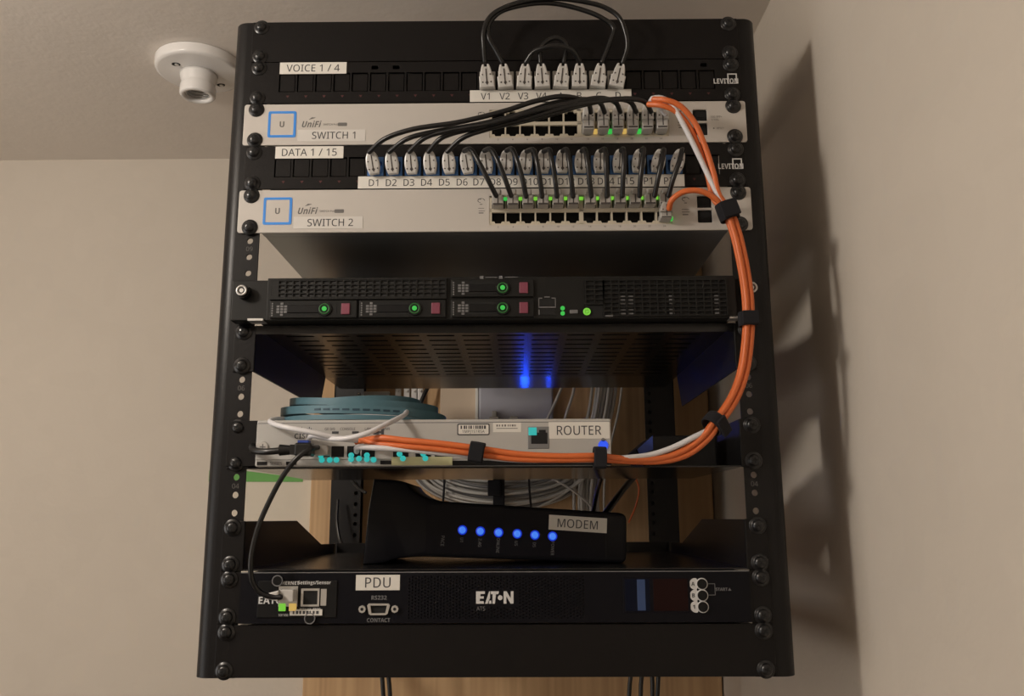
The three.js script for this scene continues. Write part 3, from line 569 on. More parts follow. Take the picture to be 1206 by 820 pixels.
// ---------------------------------------------------------------- power distribution unit
{
  const u = 2, y = U(u), t = thing('power_unit', 'black power distribution unit labelled PDU', 'power unit', [0, y, 0]);
  const Z = 4;
  part('ears', rb(-241.3, 241.3, y + 0.6, y + 44, 0, 1.8, 0.6), M.panel, t);
  const sh = rectPath(-222, 222, y + 1, y + 43.8, 0.6);
  for (let c = 0; c < 56; c++) for (let r = 0; r < 13; r++) {
    const x = -74 + c * 2.75, yy = y + 5.4 + r * 2.75 + (c % 2) * 1.37;
    if (x > -20 && x < 20 && yy > y + 14 && yy < y + 30) continue;
    const p = new THREE.Path(); for (let k = 0; k < 6; k++) { const a = -k * Math.PI / 3; k ? p.lineTo(x + Math.cos(a) * 0.85, yy + Math.sin(a) * 0.85) : p.moveTo(x + 0.85, yy); } p.closePath(); sh.holes.push(p);
  }
  part('face_plate', ext(sh, 1.8, Z, 0, 3), M.pdu, t);
  part('rear_case', rb(-217, 217, y + 1, y + 43.4, -250, -0.2, 1), M.pdu, t);
  part('trim_line', bx(-222, 222, y + 43.4, y + 44.1, 1.8, Z + 0.3), M.grey, t);
  // network module at the left
  const mod = part('network_module', rb(-206, -137, y + 6, y + 37, Z, Z + 1.2, 0.5, 1), M.black, t);
  const thumb = (x, yy) => [new THREE.TorusGeometry(4.4, 0.55, 8, 20).translate(x, yy, Z + 2.6)], hub = (x, yy) => cylZ(4.3, Z, Z + 2.6, x, yy, 18);
  for (const [x, yy] of [[-189, y + 37], [-159.5, y + 5.4]]) { const h = part('thumb_screw', hub(x, yy), M.black, t); part('bright_rim', thumb(x, yy), M.grey, h); }
  part('maker_mark', [text('EATON', 6, -205, y + 20.6, Z + 1.2, { font: BOLD, align: 'l', sx: 1.05 })], M.white, mod);
  part('print', [text('ETHERNET', 2.9, -180, y + 35, Z + 1.2, { font: BOLD }), text('Settings/Sensor', 2.9, -157, y + 35, Z + 1.2, { font: BOLD, sx: 0.95 }), text('ACT/LNK  PROG', 1.9, -160, y + 13.2, Z + 1.2), text('10/100', 2, -183, y + 8.2, Z + 1.2)], M.white, mod);
  const eth = part('jack', ext((() => { const s = rectPath(-187.5, -171, y + 15.4, y + 32.4); s.holes.push(rectPath(-185.5, -173, y + 20, y + 30, 0, THREE.Path)); return s; })(), Z + 0.8, Z + 2.4), M.silver, mod);
  part('link_light', rb(-187, -181, y + 11.6, y + 18, Z + 1, Z + 3, 0.5, 1), LED.lime, eth); part('link_light', rb(-178, -171.6, y + 11.6, y + 18, Z + 1, Z + 3, 0.5, 1), LED.amber, eth);
  part('jack', [ext((() => { const s = rectPath(-168, -152, y + 15.4, y + 30.4); s.holes.push(rectPath(-166, -153.6, y + 17, y + 28.6, 0, THREE.Path)); return s; })(), Z + 0.8, Z + 2.4), bx(-151, -146, y + 16, y + 30, Z + 1, Z + 1.6)], M.silver, mod);
  part('opening', bx(-166, -153.6, y + 17, y + 28.6, Z + 1.1, Z + 1.4), M.recess, mod);
  const bl = part('label', bx(-177, -149, y + 8, y + 13, Z + 1.2, Z + 2.9), M.label, t);
  { const l = []; for (let x = -174.4; x < -152; x += 2.9) l.push(bx(x, x + 1 + rnd() * 1.6, y + 9.2, y + 11.8, Z + 2.9, Z + 3)); part('barcode', l, M.ink, bl); }
  label(t, 'PDU', -121, -82.5, y + 28.6, y + 41.6, Z, 8.6, { sx: 1.05 });
  // serial socket
  const so = part('serial_socket', [ext((() => { const s = poly([[-109, y + 17.6], [-91.6, y + 17.6], [-90.4, y + 16], [-92.4, y + 9], [-94, y + 8], [-107, y + 8], [-108.6, y + 9], [-110.2, y + 16]]); s.holes.push(poly([[-107.6, y + 16], [-93, y + 16], [-94.4, y + 9.6], [-106.4, y + 9.6]], THREE.Path)); return s; })(), Z, Z + 2.6), cylZ(3.2, Z, Z + 3, -114.5, y + 13, 8), cylZ(3.2, Z, Z + 3, -86.2, y + 13, 8)], M.silver, t);
  part('opening', [bx(-107, -93.6, y + 10, y + 16, Z, Z + 0.4), cylZ(1.4, Z + 3, Z + 3.1, -114.5, y + 13, 10), cylZ(1.4, Z + 3, Z + 3.1, -86.2, y + 13, 10)], M.recess, so);
  part('print', [text('RS232', 3.4, -100.4, y + 22.4, Z, { font: BOLD, sx: 1.05 }), text('CONTACT', 3.4, -100.4, y + 3.6, Z, { font: BOLD, sx: 0.95 })], M.grey, t);
  // big maker's mark in cut-up letters
  const ex = -16, ey = y + 17, eh = 10.4;
  part('maker_mark', [ext(poly([[0, 0], [7, 0], [6.6, 2.2], [3.2, 2.2], [3.4, 4.2], [6.6, 4.2], [6.8, 6.2], [3.7, 6.2], [4, 8.2], [7.6, 8.2], [7.8, eh], [0, eh]].map(([a, b]) => [ex + a, ey + b])), Z, Z + 0.2),
    ext(poly([[7.9, 0], [10, 0], [12.2, 4.6], [12.2, eh], [11.4, eh]].map(([a, b]) => [ex + a, ey + b])), Z, Z + 0.2), ext(poly([[11.2, 0], [13.4, 0], [13.2, 2.6], [11.6, 2.6]].map(([a, b]) => [ex + a, ey + b])), Z, Z + 0.2),
    ext(poly([[12.6, eh], [20, eh], [19.4, 8], [17.4, 8], [16.4, 0], [14.2, 0], [14.4, 8], [12.9, 8]].map(([a, b]) => [ex + a, ey + b])), Z, Z + 0.2),
    cylZ(2.1, Z, Z + 0.2, ex + 21, ey + 5, 16),
    ext(poly([[24, 0], [26.4, 0], [26.4, 6.2], [30, 0], [32.6, 0], [32.6, eh], [30.2, eh], [30.2, 4.4], [26.6, eh], [24, eh]].map(([a, b]) => [ex + a, ey + b])), Z, Z + 0.2),
    ], M.white, t);
  part('print', text('ATS', 3.4, ex + 4.2, ey - 4, Z), M.grey, t);
  // display window
  const dw = part('display_window', rb(112, 170, y + 9, y + 38.6, Z, Z + 0.5, 0.2, 1), M.modemGloss, t);
  part('lit_panel', [rb(113.4, 135, y + 10.4, y + 37.4, Z + 0.4, Z + 0.8, 0.2, 1)], M.navy, dw);
  part('lit_bar', rb(124, 131, y + 11, y + 37, Z + 0.7, Z + 1, 0.1, 1), LED.screenBlue, dw);
  part('red_panel', rb(138, 168, y + 10.4, y + 37.4, Z + 0.4, Z + 0.8, 0.2, 1), LED.screenRed, dw);
  // three source buttons
  ['A', 'B', '1'].forEach((c, i) => {
    const yy = y + 33 - i * 9.6, b = part('source_button', cylZ(4.2, Z, Z + 2, 180.4, yy, 22), M.black, t);
    part('button_ring', [new THREE.TorusGeometry(4.5, 0.65, 6, 26).translate(180.4, yy, Z + 0.8), ext((() => { const s = new THREE.Shape(); s.absarc(174.6, yy, 4.9, Math.PI * 0.42, Math.PI * 1.58, false); s.absarc(180.4, yy, 4.8, Math.PI * 1.22, Math.PI * 0.78, true); return s; })(), Z, Z + 0.3, 0, 10)], M.white, b);
    part('button_letter', text(c, 3.4, 172.8, yy, Z + 0.32, { font: BOLD }), M.ink, b);
  });
  part('print', [bx(186, 192, y + 32.8, y + 33.3, Z, Z + 0.2), bx(191.5, 192, y + 23.4, y + 33.3, Z, Z + 0.2), bx(186, 192, y + 23.4, y + 23.9, Z, Z + 0.2), text('START', 2.6, 197.5, y + 28.4, Z, { font: BOLD }), ext(poly([[203, y + 27.2], [206, y + 27.2], [204.5, y + 29.6]]), Z, Z + 0.12)], M.grey, t);
  screws(t, u, 1.8);
}

// ---------------------------------------------------------------- cables: centre lines in rack millimetres
const PATH = {
  v1: [[-9,570,14],[-10,582,20],[-10,595,24],[-4,610,26],[9,619,27],[32,626,28],[61,628,28],[89,624,28],[107,619,27],[121,609,26],[127,594,24],[129,581,20],[125,568,14]],
  v2: [[8,569,14],[1,581,18],[-5,591,21],[-5,603,23],[5,616,24],[24,623,24],[52,626,24],[81,620,24],[104,610,24],[116,600,22],[113,588,19],[105,569,14]],
  v3: [[31,569,14],[38,576,20],[50,578,25],[63,579,26],[76,576,22],[83,569,14]],
  v4: [[45,569,14],[45,580,18],[52,588,20],[61,591,20],[70,585,18],[68,569,14]],
  d1: [[-118,475,18],[-103,483,28],[-76,489,36],[-32,493,42],[11,502,46],[39,511,47],[63,516,46],[81,517,38],[90,517,28],[92,512,22]],
  d2: [[-99,475,18],[-82,483,28],[-56,488,33],[-17,493,36],[23,502,38],[58,513,40],[86,517,38],[100,517,31],[105,512,22]],
  d3: [[-80,475,18],[-65,484,28],[-40,488,36],[-1,491,44],[38,500,49],[74,509,48],[100,515,44],[115,516,32],[120,512,22]],
  d4: [[-62,475,18],[-49,484,28],[-25,489,34],[11,492,38],[46,499,40],[86,511,40],[116,517,38],[129,517,31],[135,512,22]],
  d5: [[-44,475,18],[-29,484,28],[-5,489,36],[31,495,44],[66,504,48],[101,511,47],[129,515,42],[143,516,32],[149,512,22]],
  d6: [[-28,475,19],[-22,473,27],[-14,459,31],[-5,442,27],[2,430,19]],
  d7: [[-9,475,19],[-3,473,27],[4,459,31],[11,442,27],[16,430,19]],
  d8: [[12,475,19],[17,473,27],[22,459,31],[27,442,27],[30,429,19]],
  d9: [[31,474,19],[37,472,27],[40,459,31],[43,442,27],[45,429,19]],
  d10: [[47,474,19],[52,472,27],[54,459,31],[57,442,27],[59,429,19]],
  d11: [[65,474,19],[68,472,27],[70,459,31],[72,442,27],[74,429,19]],
  d12: [[83,474,19],[85,472,27],[87,458,31],[89,442,27],[91,429,19]],
  d13: [[101,474,19],[104,472,27],[104,458,31],[105,442,27],[106,429,19]],
  d14: [[120,474,19],[121,472,27],[121,458,31],[120,442,27],[120,429,19]],
  d15: [[139,474,19],[140,472,27],[138,458,31],[136,441,27],[136,429,19]],
  d16: [[159,473,19],[159,471,27],[156,458,31],[152,441,27],[150,429,19]],
  d17: [[178,473,19],[176,471,27],[172,458,31],[166,441,27],[163,429,19]],
  bundle: [[214,409,30],[220,390,30],[224,368,30],[228,336,28],[228,308,28],[225,282,28],[220,259,28],[211,238,29],[199,221,30],[193,214,31]],
  o_sw1: [[154,514,40],[164,510,46],[177,504,46],[190,490,42],[199,470,38],[207,444,34],[212,423,31],[214,409,30]],
  w_sw1: [[162,509,24],[154,514,32],[146,516,38],[154,516,42],[164,509,44],[176,488,41],[188,463,37],[200,437,33],[209,418,31],[214,409,30]],
  o_sw2: [[163,416,20],[164,421,27],[173,427,32],[186,428,34],[198,424,33],[208,416,31],[214,409,30]],
  o_low: [[193,214,31],[184,203,30],[170,192,28],[154,185,28],[135,180,30],[112,181,36],[91,184,40],[57,184,41],[21,186,41],[-14,191,42],[-44,195,42],[-74,198,40],[-100,201,34],[-116,203,26]],
  w_low: [[193,214,31],[173,201,28],[154,192,27],[135,186,28],[112,183,34],[91,183,40],[57,183,40],[21,184,40],[-14,188,41],[-44,191,42],[-73,194,42],[-103,196,40],[-118,197,34],[-122,194,22]],
  w_loop: [[-117,202,20],[-134,203,32],[-158,208,38],[-178,212,36],[-192,216,26],[-202,221,8],[-201,226,-20],[-191,228,-50]],
  w_arc: [[-82,233,-20],[-82,225,10],[-93,215,34],[-108,206,44],[-126,202,42],[-145,203,32],[-160,206,22],[-166,202,14]],
  pcord: [[-219,200,-20],[-218,199,4],[-212,194,20],[-199,192,28],[-182,193,30]],
  eth: [[-155,196,22],[-158,194,34],[-167,187,38],[-179,173,36],[-192,150,32],[-202,125,30],[-206,100,30],[-205,83,26],[-199,73,22],[-188,69,20],[-182,69,20]],
  wallA: [[94,345,-560],[88,331,-560],[77,307,-560],[66,284,-560],[55,262,-560]],
  wallB: [[111,345,-560],[107,324,-560],[98,298,-560],[90,271,-560]],
  wc0: [[141,361,-575],[139,336,-575],[133,299,-575],[121,252,-575],[111,200,-575],[107,160,-575],[109,122,-575]],
  wc1: [[148,359,-567],[146,335,-567],[140,298,-567],[128,252,-567],[118,199,-567],[115,160,-567],[116,122,-567]],
  wc2: [[151,358,-559],[149,333,-559],[143,297,-559],[132,251,-559],[121,199,-559],[118,160,-559],[120,122,-559]],
  wc3: [[158,360,-575],[156,336,-575],[150,299,-575],[138,252,-575],[128,199,-575],[124,160,-575],[126,122,-575]],
  wc4: [[162,359,-567],[160,335,-567],[153,298,-567],[142,252,-567],[131,199,-567],[128,160,-567],[129,122,-567]],
  wc5: [[166,358,-559],[164,333,-559],[158,297,-559],[146,251,-559],[136,199,-559],[132,160,-559],[134,122,-559]],
  wc6: [[173,360,-575],[171,336,-575],[165,299,-575],[153,252,-575],[142,199,-575],[139,160,-575],[141,122,-575]],
  wc7: [[178,359,-567],[176,335,-567],[169,298,-567],[157,252,-567],[147,199,-567],[143,160,-567],[145,122,-567]],
  wc8: [[186,358,-559],[184,333,-559],[178,297,-559],[166,251,-559],[155,199,-559],[152,160,-559],[153,122,-559]],
  tie1: [[-92,212,-540],[-93,183,-535],[-95,148,-540]],
  tie2: [[37,211,-540],[38,179,-535],[41,141,-540]],
  bk1: [[128,190,-300],[113,168,-220],[100,139,-150]],
  bk2: [[169,188,-300],[144,168,-230],[113,138,-150]],
  thinO: [[190,200,-500],[198,177,-500],[193,152,-500],[182,128,-500]],
  hang1: [[-167,-57,-450],[-165,-79,-450],[-162,-112,-450]],
  hang2: [[-159,-57,-450],[-156,-79,-450],[-153,-112,-450]],
  hang3: [[174,-58,-450],[171,-80,-450],[168,-113,-450]],
  hang4: [[189,-58,-450],[186,-80,-450],[184,-113,-450]],
  hang5: [[200,-58,-450],[201,-80,-450],[200,-113,-450]],
  hang6: [[210,-58,-450],[209,-80,-450],[206,-113,-450]],
  lpost: [[-240,160,-480],[-238,130,-470],[-229,101,-460]],
  lpost2: [[-232,130,-480],[-229,112,-470],[-220,98,-460]],
  ltie: [[-221,189,-480],[-209,178,-470],[-197,171,-460]],
};
// moulded boots and plugs (origin at the foot, millimetres)
const slit = (h, w) => [bx(-0.55, 0.55, 3, h - 3, w, w + 0.3), ext(poly([[-1.5, 4.4], [0, 2.2], [1.5, 4.4], [0, 7]]), w, w + 0.35), ...[[-4, 5], [4, 5], [-3.8, 12.4], [3.8, 12.4]].map(([x, y]) => cylZ(0.75, w - 0.2, w + 0.3, x, y, 8))];
const lean = (gs, a) => gs.map((g) => g.clone().rotateX(a));
const voiceBoot = lean([ext((() => { const s = new THREE.Shape(); s.moveTo(-7.2, 0); s.lineTo(7.2, 0); s.lineTo(7.2, 11); s.lineTo(5.8, 11.4); s.quadraticCurveTo(5.4, 18, 3.4, 22.4); s.lineTo(1.6, 22.8); s.lineTo(1.2, 20.2); s.lineTo(-1.2, 20.2); s.lineTo(-1.6, 22.8); s.lineTo(-3.4, 22.4); s.quadraticCurveTo(-5.4, 18, -5.8, 11.4); s.lineTo(-7.2, 11); s.closePath(); return s; })(), 0, 8, 1)], 0.2);
const dataBoot = lean([ext((() => { const s = new THREE.Shape(); s.moveTo(-4.4, 0.4); s.quadraticCurveTo(-6.6, 6, -6.4, 11); s.quadraticCurveTo(-6, 19, -2.8, 21.8); s.quadraticCurveTo(0, 23.2, 2.8, 21.8); s.quadraticCurveTo(6, 19, 6.4, 11); s.quadraticCurveTo(6.6, 6, 4.4, 0.4); s.closePath(); return s; })(), 0, 8, 1.4)], 0.22);
const VB = shared(voiceBoot), DB = shared(dataBoot), BS = shared(lean(slit(21, 8), 0.21));
const upperPlug = shared([rb(-5.4, 5.4, -9, 1.2, -6, 11, 1), rb(-3.4, 3.4, 0.4, 6.4, 2, 13, 1.6)]);
const lowerPlug = shared([rb(-5.4, 5.4, 0, 9.6, -6, 12, 1), ext(poly([[-5.8, 9], [5.8, 9], [5.6, 17], [3.6, 24], [-3.6, 24], [-5.6, 17]]), 4, 15, 1.4)]);
const plugDark = shared([bx(-0.5, 0.5, -8, 4, 11, 11.4), bx(-4.6, 4.6, -9, -7.4, 10.8, 11.3)]);
const lowDark = shared([bx(-0.5, 0.5, 2, 20, 14.8, 15.3), bx(-4.4, 4.4, 1, 2.4, 11.8, 12.3), cylZ(0.8, 14.8, 15.2, -3.4, 12, 8), cylZ(0.8, 14.8, 15.2, 3.4, 12, 8)]);
function cordThing(lab, pts, r, m, cat, group, name = 'patch_cable') {
  const t = thing(name === 'patch_cable' && /backboard/.test(group || '') ? 'data_cable' : name, lab, cat, pts[0], group);
  part('cable', capped(pts, r), m, t);
  return t;
}
function boot(t, g, x, y, z, tilt, m = M.boot) { const b = place('boot', g, m, t, [x, y, z], [0, 0, tilt]); place('latch_slit', BS, M.bootDark, b, [0, 0, 0]); return b; }
// voice panel: four loops
[['v1', 11, 18, 'V1', 'D', 'tall outer'], ['v2', 12, 17, 'V2', 'C', 'tall inner'], ['v3', 13, 16, 'V3', 'B', 'low front'], ['v4', 14, 15, 'V4', 'A', 'small']].forEach(([k, a, b, na, nb, w]) => {
  const t = cordThing(`${w} loop of black patch cord joining ports ${na} and ${nb}`, PATH[k], 2.3, M.cord, 'cable', 'voice patch cords');
  for (const [i, e] of [[a, PATH[k][0]], [b, PATH[k][PATH[k].length - 1]]]) boot(t, VB, PX(i), U(13) + 13, 3, -Math.atan2(e[0] - PX(i), 22) * 0.8);
});
// data panel: D1..D5 up to the upper switch, the others down to the lower one
for (let i = 1; i <= 17; i++) {
  const nm = i <= 15 ? 'D' + i : 'P' + (i - 15), p = PATH['d' + i], x = PX(4 + i), y = U(11) + 13;
  const t = cordThing(i <= 5 ? `black patch cord sweeping from port ${nm} up to the upper switch` : `short black patch cord from port ${nm} down to the lower switch`, p, 2.35, M.cord, 'cable', i <= 5 ? 'cords to the upper switch' : 'cords to the lower switch');
  boot(t, DB, x, y, 3, -Math.atan2(p[0][0] - x, 20) * 0.9);
  const e = p[p.length - 1];
  if (i <= 5) { const q = place('plug', lowerPlug, M.boot, t, [SX(5 + i), U(12) + 9.6, 3]); place('latch_slit', lowDark, M.bootDark, q, [0, 0, 0]); }
  else { const q = place('plug', upperPlug, M.plug, t, [SX(i - 6), U(10) + 32, 3]); place('latch_slit', plugDark, M.bootDark, q, [0, 0, 0]); }
}
// orange and white cords: from the switches down the right side and along to the router
function strand(pre, post, ang, r, spread = 3.1) {
  const all = [...PATH.bundle, ...post.slice(1)], off = [];
  all.forEach((p, i) => {
    const a = all[Math.max(0, i - 1)], b = all[Math.min(all.length - 1, i + 1)];
    const tx = b[0] - a[0], ty = b[1] - a[1], l = Math.hypot(tx, ty) || 1, k = spread;
    off.push([p[0] - ty / l * Math.cos(ang) * k, p[1] + tx / l * Math.cos(ang) * k, p[2] + Math.sin(ang) * k]);
  });
  return [...pre.slice(0, -1), ...off];
}
const shiftPath = (p, dx, dy, dz) => p.map(([x, y, z]) => [x + dx, y + dy, z + dz]);
{
  const low = PATH.o_low;
  const ends = [[-116, 203, 24], [-112, 200, 22], [-121, 201, 20]];
  const lift = low.map(([x, y, z], i) => [x, y, z]);
  const A = strand(shiftPath(PATH.o_sw1, -5, 1, 1), lift, 0.3, 2.7), B = strand(shiftPath(PATH.o_sw1, -9, -2, -3), lift, 2.2, 2.7), C = strand(PATH.o_sw2, lift, 4.0, 2.7);
  const W = strand(PATH.w_sw1, PATH.w_low.map(([x, y, z], i) => (i > 0 && i < 5 ? [x, y + 3, z + 7] : [x, y, z])), 5.3, 2.7);
  A[A.length - 1] = ends[0]; B[B.length - 1] = ends[1]; C[C.length - 1] = ends[2];
  // keep every strand clear of the shelf lip and deck
  for (const S of [A, B, C, W]) for (const q of S) if (q[1] < 184) q[1] = 184 + (q[1] - 184) * 0.35;
  const tA = cordThing('front orange cord from the upper switch down to the router', A, 2.7, M.orange, 'cable', 'orange cords');
  cordThing('rear orange cord from the upper switch down to the router', B, 2.7, M.orange, 'cable', 'orange cords');
  const tC = cordThing('orange cord arching out of the lower switch to the router', C, 2.7, M.orange, 'cable', 'orange cords');
  { const q = place('plug', lowerPlug, M.plug, tC, [SX(11), U(10) + 8.6, 3]); q.scale.set(1, 0.62, 1); place('latch_slit', lowDark, M.bootDark, q, [0, 0, 0]); }
  const tW = cordThing('white cord from the upper switch running beside the orange cords', W, 2.5, M.whiteCord, 'cable', 'white cords');
  { const q = place('plug', lowerPlug, M.boot, tW, [SX(11), U(12) + 9.6, 3]); place('latch_slit', lowDark, M.bootDark, q, [0, 0, 0]); }
}
// hook-and-loop straps round the bundle
[[PATH.bundle[0], [6, -19, 0], 9.2, 17, 'black strap round the orange cords beside the lower switch'],
 [[227.6, 308, 28], [0, -26, 0], 8.6, 13, 'black strap round the orange cords beside the server'],
 [[192.5, 214.5, 31], [-9, -9, 3.5], 10.5, 11, 'black strap round the orange cords beside the router shelf'],
 [[-14, 189.5, 42], [-30, 5, 0], 9, 13, 'black strap round the orange cords below the serial label'],
 [[91, 184.6, 40], [-21, 0.4, 0], 9.4, 11, 'black strap round the orange cords below the ROUTER label']].forEach(([c, dir, r, w, lab]) => {
  const t = thing('cable_strap', lab, 'strap', c, 'cable straps');
  const q = new THREE.Quaternion().setFromUnitVectors(new THREE.Vector3(0, 1, 0), new THREE.Vector3(...dir).normalize());
  const lat = new THREE.LatheGeometry([[r - 1.8, -w / 2], [r - 0.5, -w / 2], [r, -w / 2 + 0.6], [r + 0.2, 0], [r, w / 2 - 0.6], [r - 0.5, w / 2], [r - 1.8, w / 2], [r - 1.8, -w / 2]].map((p) => new THREE.Vector2(...p)), 26);
  const put = (g) => g.applyQuaternion(q).translate(...c);
  part('loop', put(lat), M.velcro, t);
  part('loose_end', put(rb(-r * 0.9, r * 0.8, -w * 0.46, w * 0.46, r - 0.9, r + 1.8, 0.8)), M.velcro, t);
});
// loose cords on the router's face
cordThing('white cord looping over the left end of the router', PATH.w_loop, 2.4, M.whiteCord, 'cable', 'white cords');
cordThing('white cord sagging from the teal coil across the router', PATH.w_arc, 2.3, M.whiteCord, 'cable', 'white cords');
{
  const t = cordThing('black power cord plugged into the left of the router', PATH.pcord, 3, M.cord, 'cable', undefined, 'power_cable');
  part('plug', [cylZ(5, -8, 8, 0, 0, 16, 3.4).rotateY(Math.PI / 2).translate(-178, 193.2, 30), rb(-172, -157, 187.6, 199, 22, 37, 2), bx(-176, -172, 189, 197.6, 25, 35)], M.cord, t);
  part('blue_tab', rb(-170, -160, 199, 201.4, 26, 34, 0.6), M.bluePlastic, t);
}
{
  const t = cordThing('black network cord hanging from the router to the PDU jack', PATH.eth, 2.3, M.cord, 'cable', undefined, 'network_cable');
  part('plug', [rb(-184, -172, U(2) + 20, U(2) + 30.4, 7, 17, 1), ext(poly([[-196, U(2) + 23.6], [-184, U(2) + 20.8], [-184, U(2) + 30], [-196, U(2) + 27]]), 14, 21, 1)], M.boot, t);
  part('plug', rb(-158, -146, 189, 198, 12, 22, 1), M.plug, t);
}
// ---------------------------------------------------------------- teal flat cable coiled on top of the router
{
  const top = U(5) + 2.2 + 41.5, cx = -131, cz = -68;
  const t = thing('flat_cable_coil', 'coil of teal flat cable lying on top of the router', 'cable', [cx, top, cz]);
  const loop = (rx, rz, y, h, th, dy, ph, tilt, open = 0) => {           // a flat ribbon standing on edge, wound once
    const n = 72, pos = [], idx = [];
    for (let i = 0; i <= n; i++) {
      const a = ph + open + (Math.PI * 2 - 2 * open) * i / n, c = Math.cos(a), s = Math.sin(a);
      const yy = y + dy * Math.sin(a * 2 + ph) + tilt * c;
      for (const [k, hh] of [[0, 0], [0, h], [th, h], [th, 0]]) pos.push(cx + (rx - k) * c, yy + hh + (k ? 0 : 0), cz + (rz - k) * s);
      if (i < n) for (let j = 0; j < 4; j++) { const p = i * 4 + j, q = i * 4 + (j + 1) % 4; idx.push(p, q, p + 4, q, q + 4, p + 4); }
    }
    const g = new THREE.BufferGeometry(); g.setAttribute('position', new THREE.Float32BufferAttribute(pos, 3)); g.setIndex(idx);
    const f = toCreasedNormals(g, 0.6); return f;
  };
  part('winding', loop(81, 70, top + 7.4, 7.4, 2.5, 1.2, 0.4, -4), M.teal, t);
  part('winding', loop(73, 60, top + 16.5, 6.6, 2.5, 1.4, 1.3, -4), M.teal, t);
  part('winding', loop(84, 73, top + 1.2, 4.6, 2.5, 0.5, 2.6, -0.6), M.teal, t);
  part('winding', loop(56, 46, top + 21, 5.5, 2.5, 1.4, 0.2, 0), M.teal, t);
  const pr = []; for (let k = 0; k < 9; k++) { const a = 1.05 + k * 0.115, w = 3.2; const g = bx(-w, w, -0.9, 0.9, 0, 0.2); g.rotateY(Math.PI / 2 - a).translate(cx + 81.2 * Math.cos(a), top + 11 + 1.2 * Math.sin(a * 2 + 0.4) - 4 * Math.cos(a), cz + 70.2 * Math.sin(a)); pr.push(g); }
  part('cable_print', pr, mat([0.015, 0.05, 0.08], 0.6), t);
}
{ // slack white cord bundled under the teal coil
  const top = U(5) + 2.2 + 41.5, pts = [];
  for (let i = 0; i <= 60; i++) { const a = i / 60 * Math.PI * 2 * 2.4; pts.push([-118 + (62 - i * 0.12) * Math.cos(a + 2), top + 3.2 + (i / 60) * 4, -60 + (40 + i * 0.05) * Math.sin(a + 2)]); }
  const t = thing('cord_bundle', 'slack white cord coiled under the teal cable on the router', 'cable', pts[0], 'white cords');
  part('cable', tube(pts, 2.4, 240, 8), M.whiteCord, t);
}
// ---------------------------------------------------------------- things on the backboard
{
  const t = thing('wall_box', 'lilac grey network box on the plywood, seen above the router', 'network box', [18, 225, -600]);
  part('case', rb(-41, 77, 225, 348, -600, -572, 4), M.box, t);
  part('side_strip', rb(-47, -42, 225, 348, -600, -580, 1), M.label, t);
  for (const [x, r] of [[32, 6.5], [70, 4]]) part('status_light', new THREE.SphereGeometry(r, 14, 8).scale(1, 1, 0.4).translate(x, 262, -571.8), LED.unseenRearBlue, t);  // out of view behind the router, sends blue streaks over the shelf underside
  part('connector', [rb(-24, -8, 276, 290, -572, -556, 2), rb(-20, -12, 288, 300, -572, -562, 2), rb(8, 22, 276, 291, -572, -560, 2)], M.plug, t);
}
{
  const t = thing('cable_clip_row', 'white cable plugs on the plywood above the teal coil', 'connector', [-150, 330, -600]);
  for (const x of [-172, -158, -146, -136]) part('plug', [rb(x - 4.4, x + 4.4, 312, 352, -600, -588, 1.2), cylZ(2.2, -590, -584, x, 336, 10)], M.porcelain, t);
  part('rail', rb(-246, -186, 318, 336, -600, -592, 1.5), M.label, t);
}
cordThing('black cord slanting down beside the white cable plugs', [[-118, 350, -575], [-126, 330, -570], [-138, 300, -568], [-150, 262, -575]], 3.4, M.cord, 'cable', 'cords on the backboard');
cordThing('thin white cable slanting away from the grey wall box', PATH.wallA, 2.3, M.greyCord, 'cable', 'pale cables on the backboard');
cordThing('second thin white cable right of the grey wall box', PATH.wallB, 2.3, M.greyCord, 'cable', 'pale cables on the backboard');
['first', 'second', 'third', 'fourth', 'fifth', 'sixth', 'seventh', 'eighth', 'thin last'].forEach((w, i) => cordThing(`${w} pale cable of the hanging bunch, counted from the wall box`, PATH['wc' + i], i === 8 ? 1.8 : 2.6, M.greyCord, 'cable', 'bunch of pale cables on the backboard'));
tag(part('pale_board_strip', rb(-104, -46, 225, 520, -600, -589, 2), M.pale_strip, scene), 'pale strip on the plywood beside the wall box', 'pale_strip');  // pale strip over the lighter area of the board
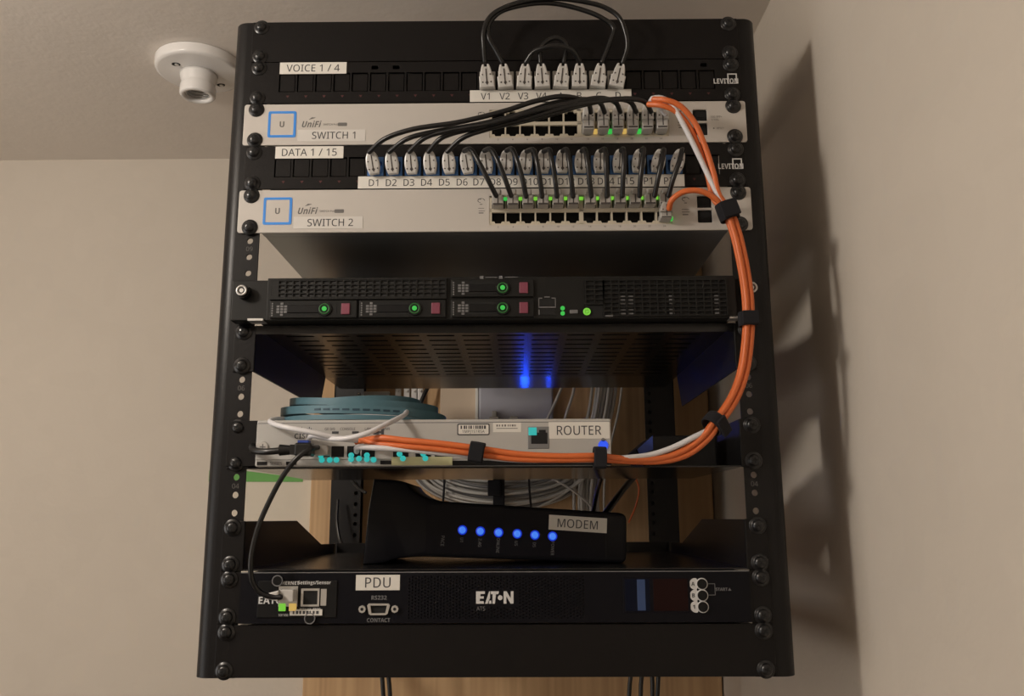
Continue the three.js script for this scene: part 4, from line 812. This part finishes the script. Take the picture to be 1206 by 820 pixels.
{ // drooping coil of grey cable hung on the board
  const t = thing('cable_coil', 'large coil of pale grey cable hung behind the modem', 'cable', [-4, 215, -585]);
  const n = 14;
  for (let k = 0; k < n; k++) {
    const pts = [], a = 141 - k * 3.4 - rnd() * 1.5, b = 67 - k * 3.1 - rnd(), z = -586 + (k % 4) * 6.5 + rnd() * 2, ph = rnd();
    for (let i = 0; i < 44; i++) { const u = i / 44 * Math.PI * 2; pts.push([-4 + a * Math.cos(u), 215 + b * Math.sin(u) + 1.2 * Math.sin(3 * u + ph * 6), z + 2 * Math.sin(2 * u + ph * 5)]); }
    part('winding', new THREE.TubeGeometry(new THREE.CatmullRomCurve3(pts.map((p) => new THREE.Vector3(...p)), true), 88, 2.5, 7, true), k % 5 === 1 ? M.grey : M.greyCord, t);
  }
  part('strap', [rb(-18, 0, 128, 225, -560, -555, 1.5), rb(-26, -6, 168, 192, -556, -551, 2)], M.velcro, t);
  part('tie', capped(PATH.tie1.map(([x, y, z]) => [x, y, -556]), 1.8), M.velcro, t);
  part('tie', capped(PATH.tie2.map(([x, y, z]) => [x, y, -556]), 1.8), M.velcro, t);
}
cordThing('thin grey cable crossing below the router shelf', [[60, 200, -552], [100, 178, -550], [132, 150, -552], [146, 120, -560]], 1.7, M.greyCord, 'cable', 'pale cables on the backboard');
cordThing('thin grey cable running up from behind the modem', [[140, 205, -556], [112, 186, -552], [86, 168, -552], [50, 150, -556]], 1.7, M.greyCord, 'cable', 'pale cables on the backboard');
cordThing('thin black cord from the modem up behind the router shelf', PATH.bk1, 2.2, M.cord, 'cable', 'cords behind the modem');
cordThing('thick black cord slanting from the modem behind the router shelf', PATH.bk2, 3.6, M.cord, 'cable', 'cords behind the modem');
cordThing('thin orange cable curving down right of the modem', PATH.thinO, 1.3, M.orange, 'cable');
cordThing('thin black tie between the left rear post and modem', PATH.ltie, 2.4, M.cord, 'cable', 'cords behind the modem');
cordThing('black cord curling out beside the left rear post', PATH.lpost.concat([[-214, 96, -440]]), 2.2, M.cord, 'cable', 'cords behind the modem');
[['hang1', 'left one of the cord pair below the rack'], ['hang2', 'right one of the cord pair below the rack'], ['hang3', 'leftmost of four black cords hanging below the rack'], ['hang4', 'second of four black cords hanging below the rack'], ['hang5', 'third of four black cords hanging below the rack'], ['hang6', 'rightmost of four black cords hanging below the rack']].forEach(([k, l], i) => {
  const p = PATH[k], a = p[0], e = p[p.length - 1];
  cordThing('black hanging cord, ' + l, [[a[0] - 4, a[1] + 70, a[2]], ...p, [e[0] + 3, e[1] - 260, e[2] - 60], [e[0] + 6, e[1] - 700, e[2] - 110]], 3, M.cord, 'cable', 'cords hanging below the rack', 'hanging_cable');
});

scene.traverse((o) => { if (o.isMesh) { o.castShadow = true; o.receiveShadow = true; } });
renderer.render(scene, camera);
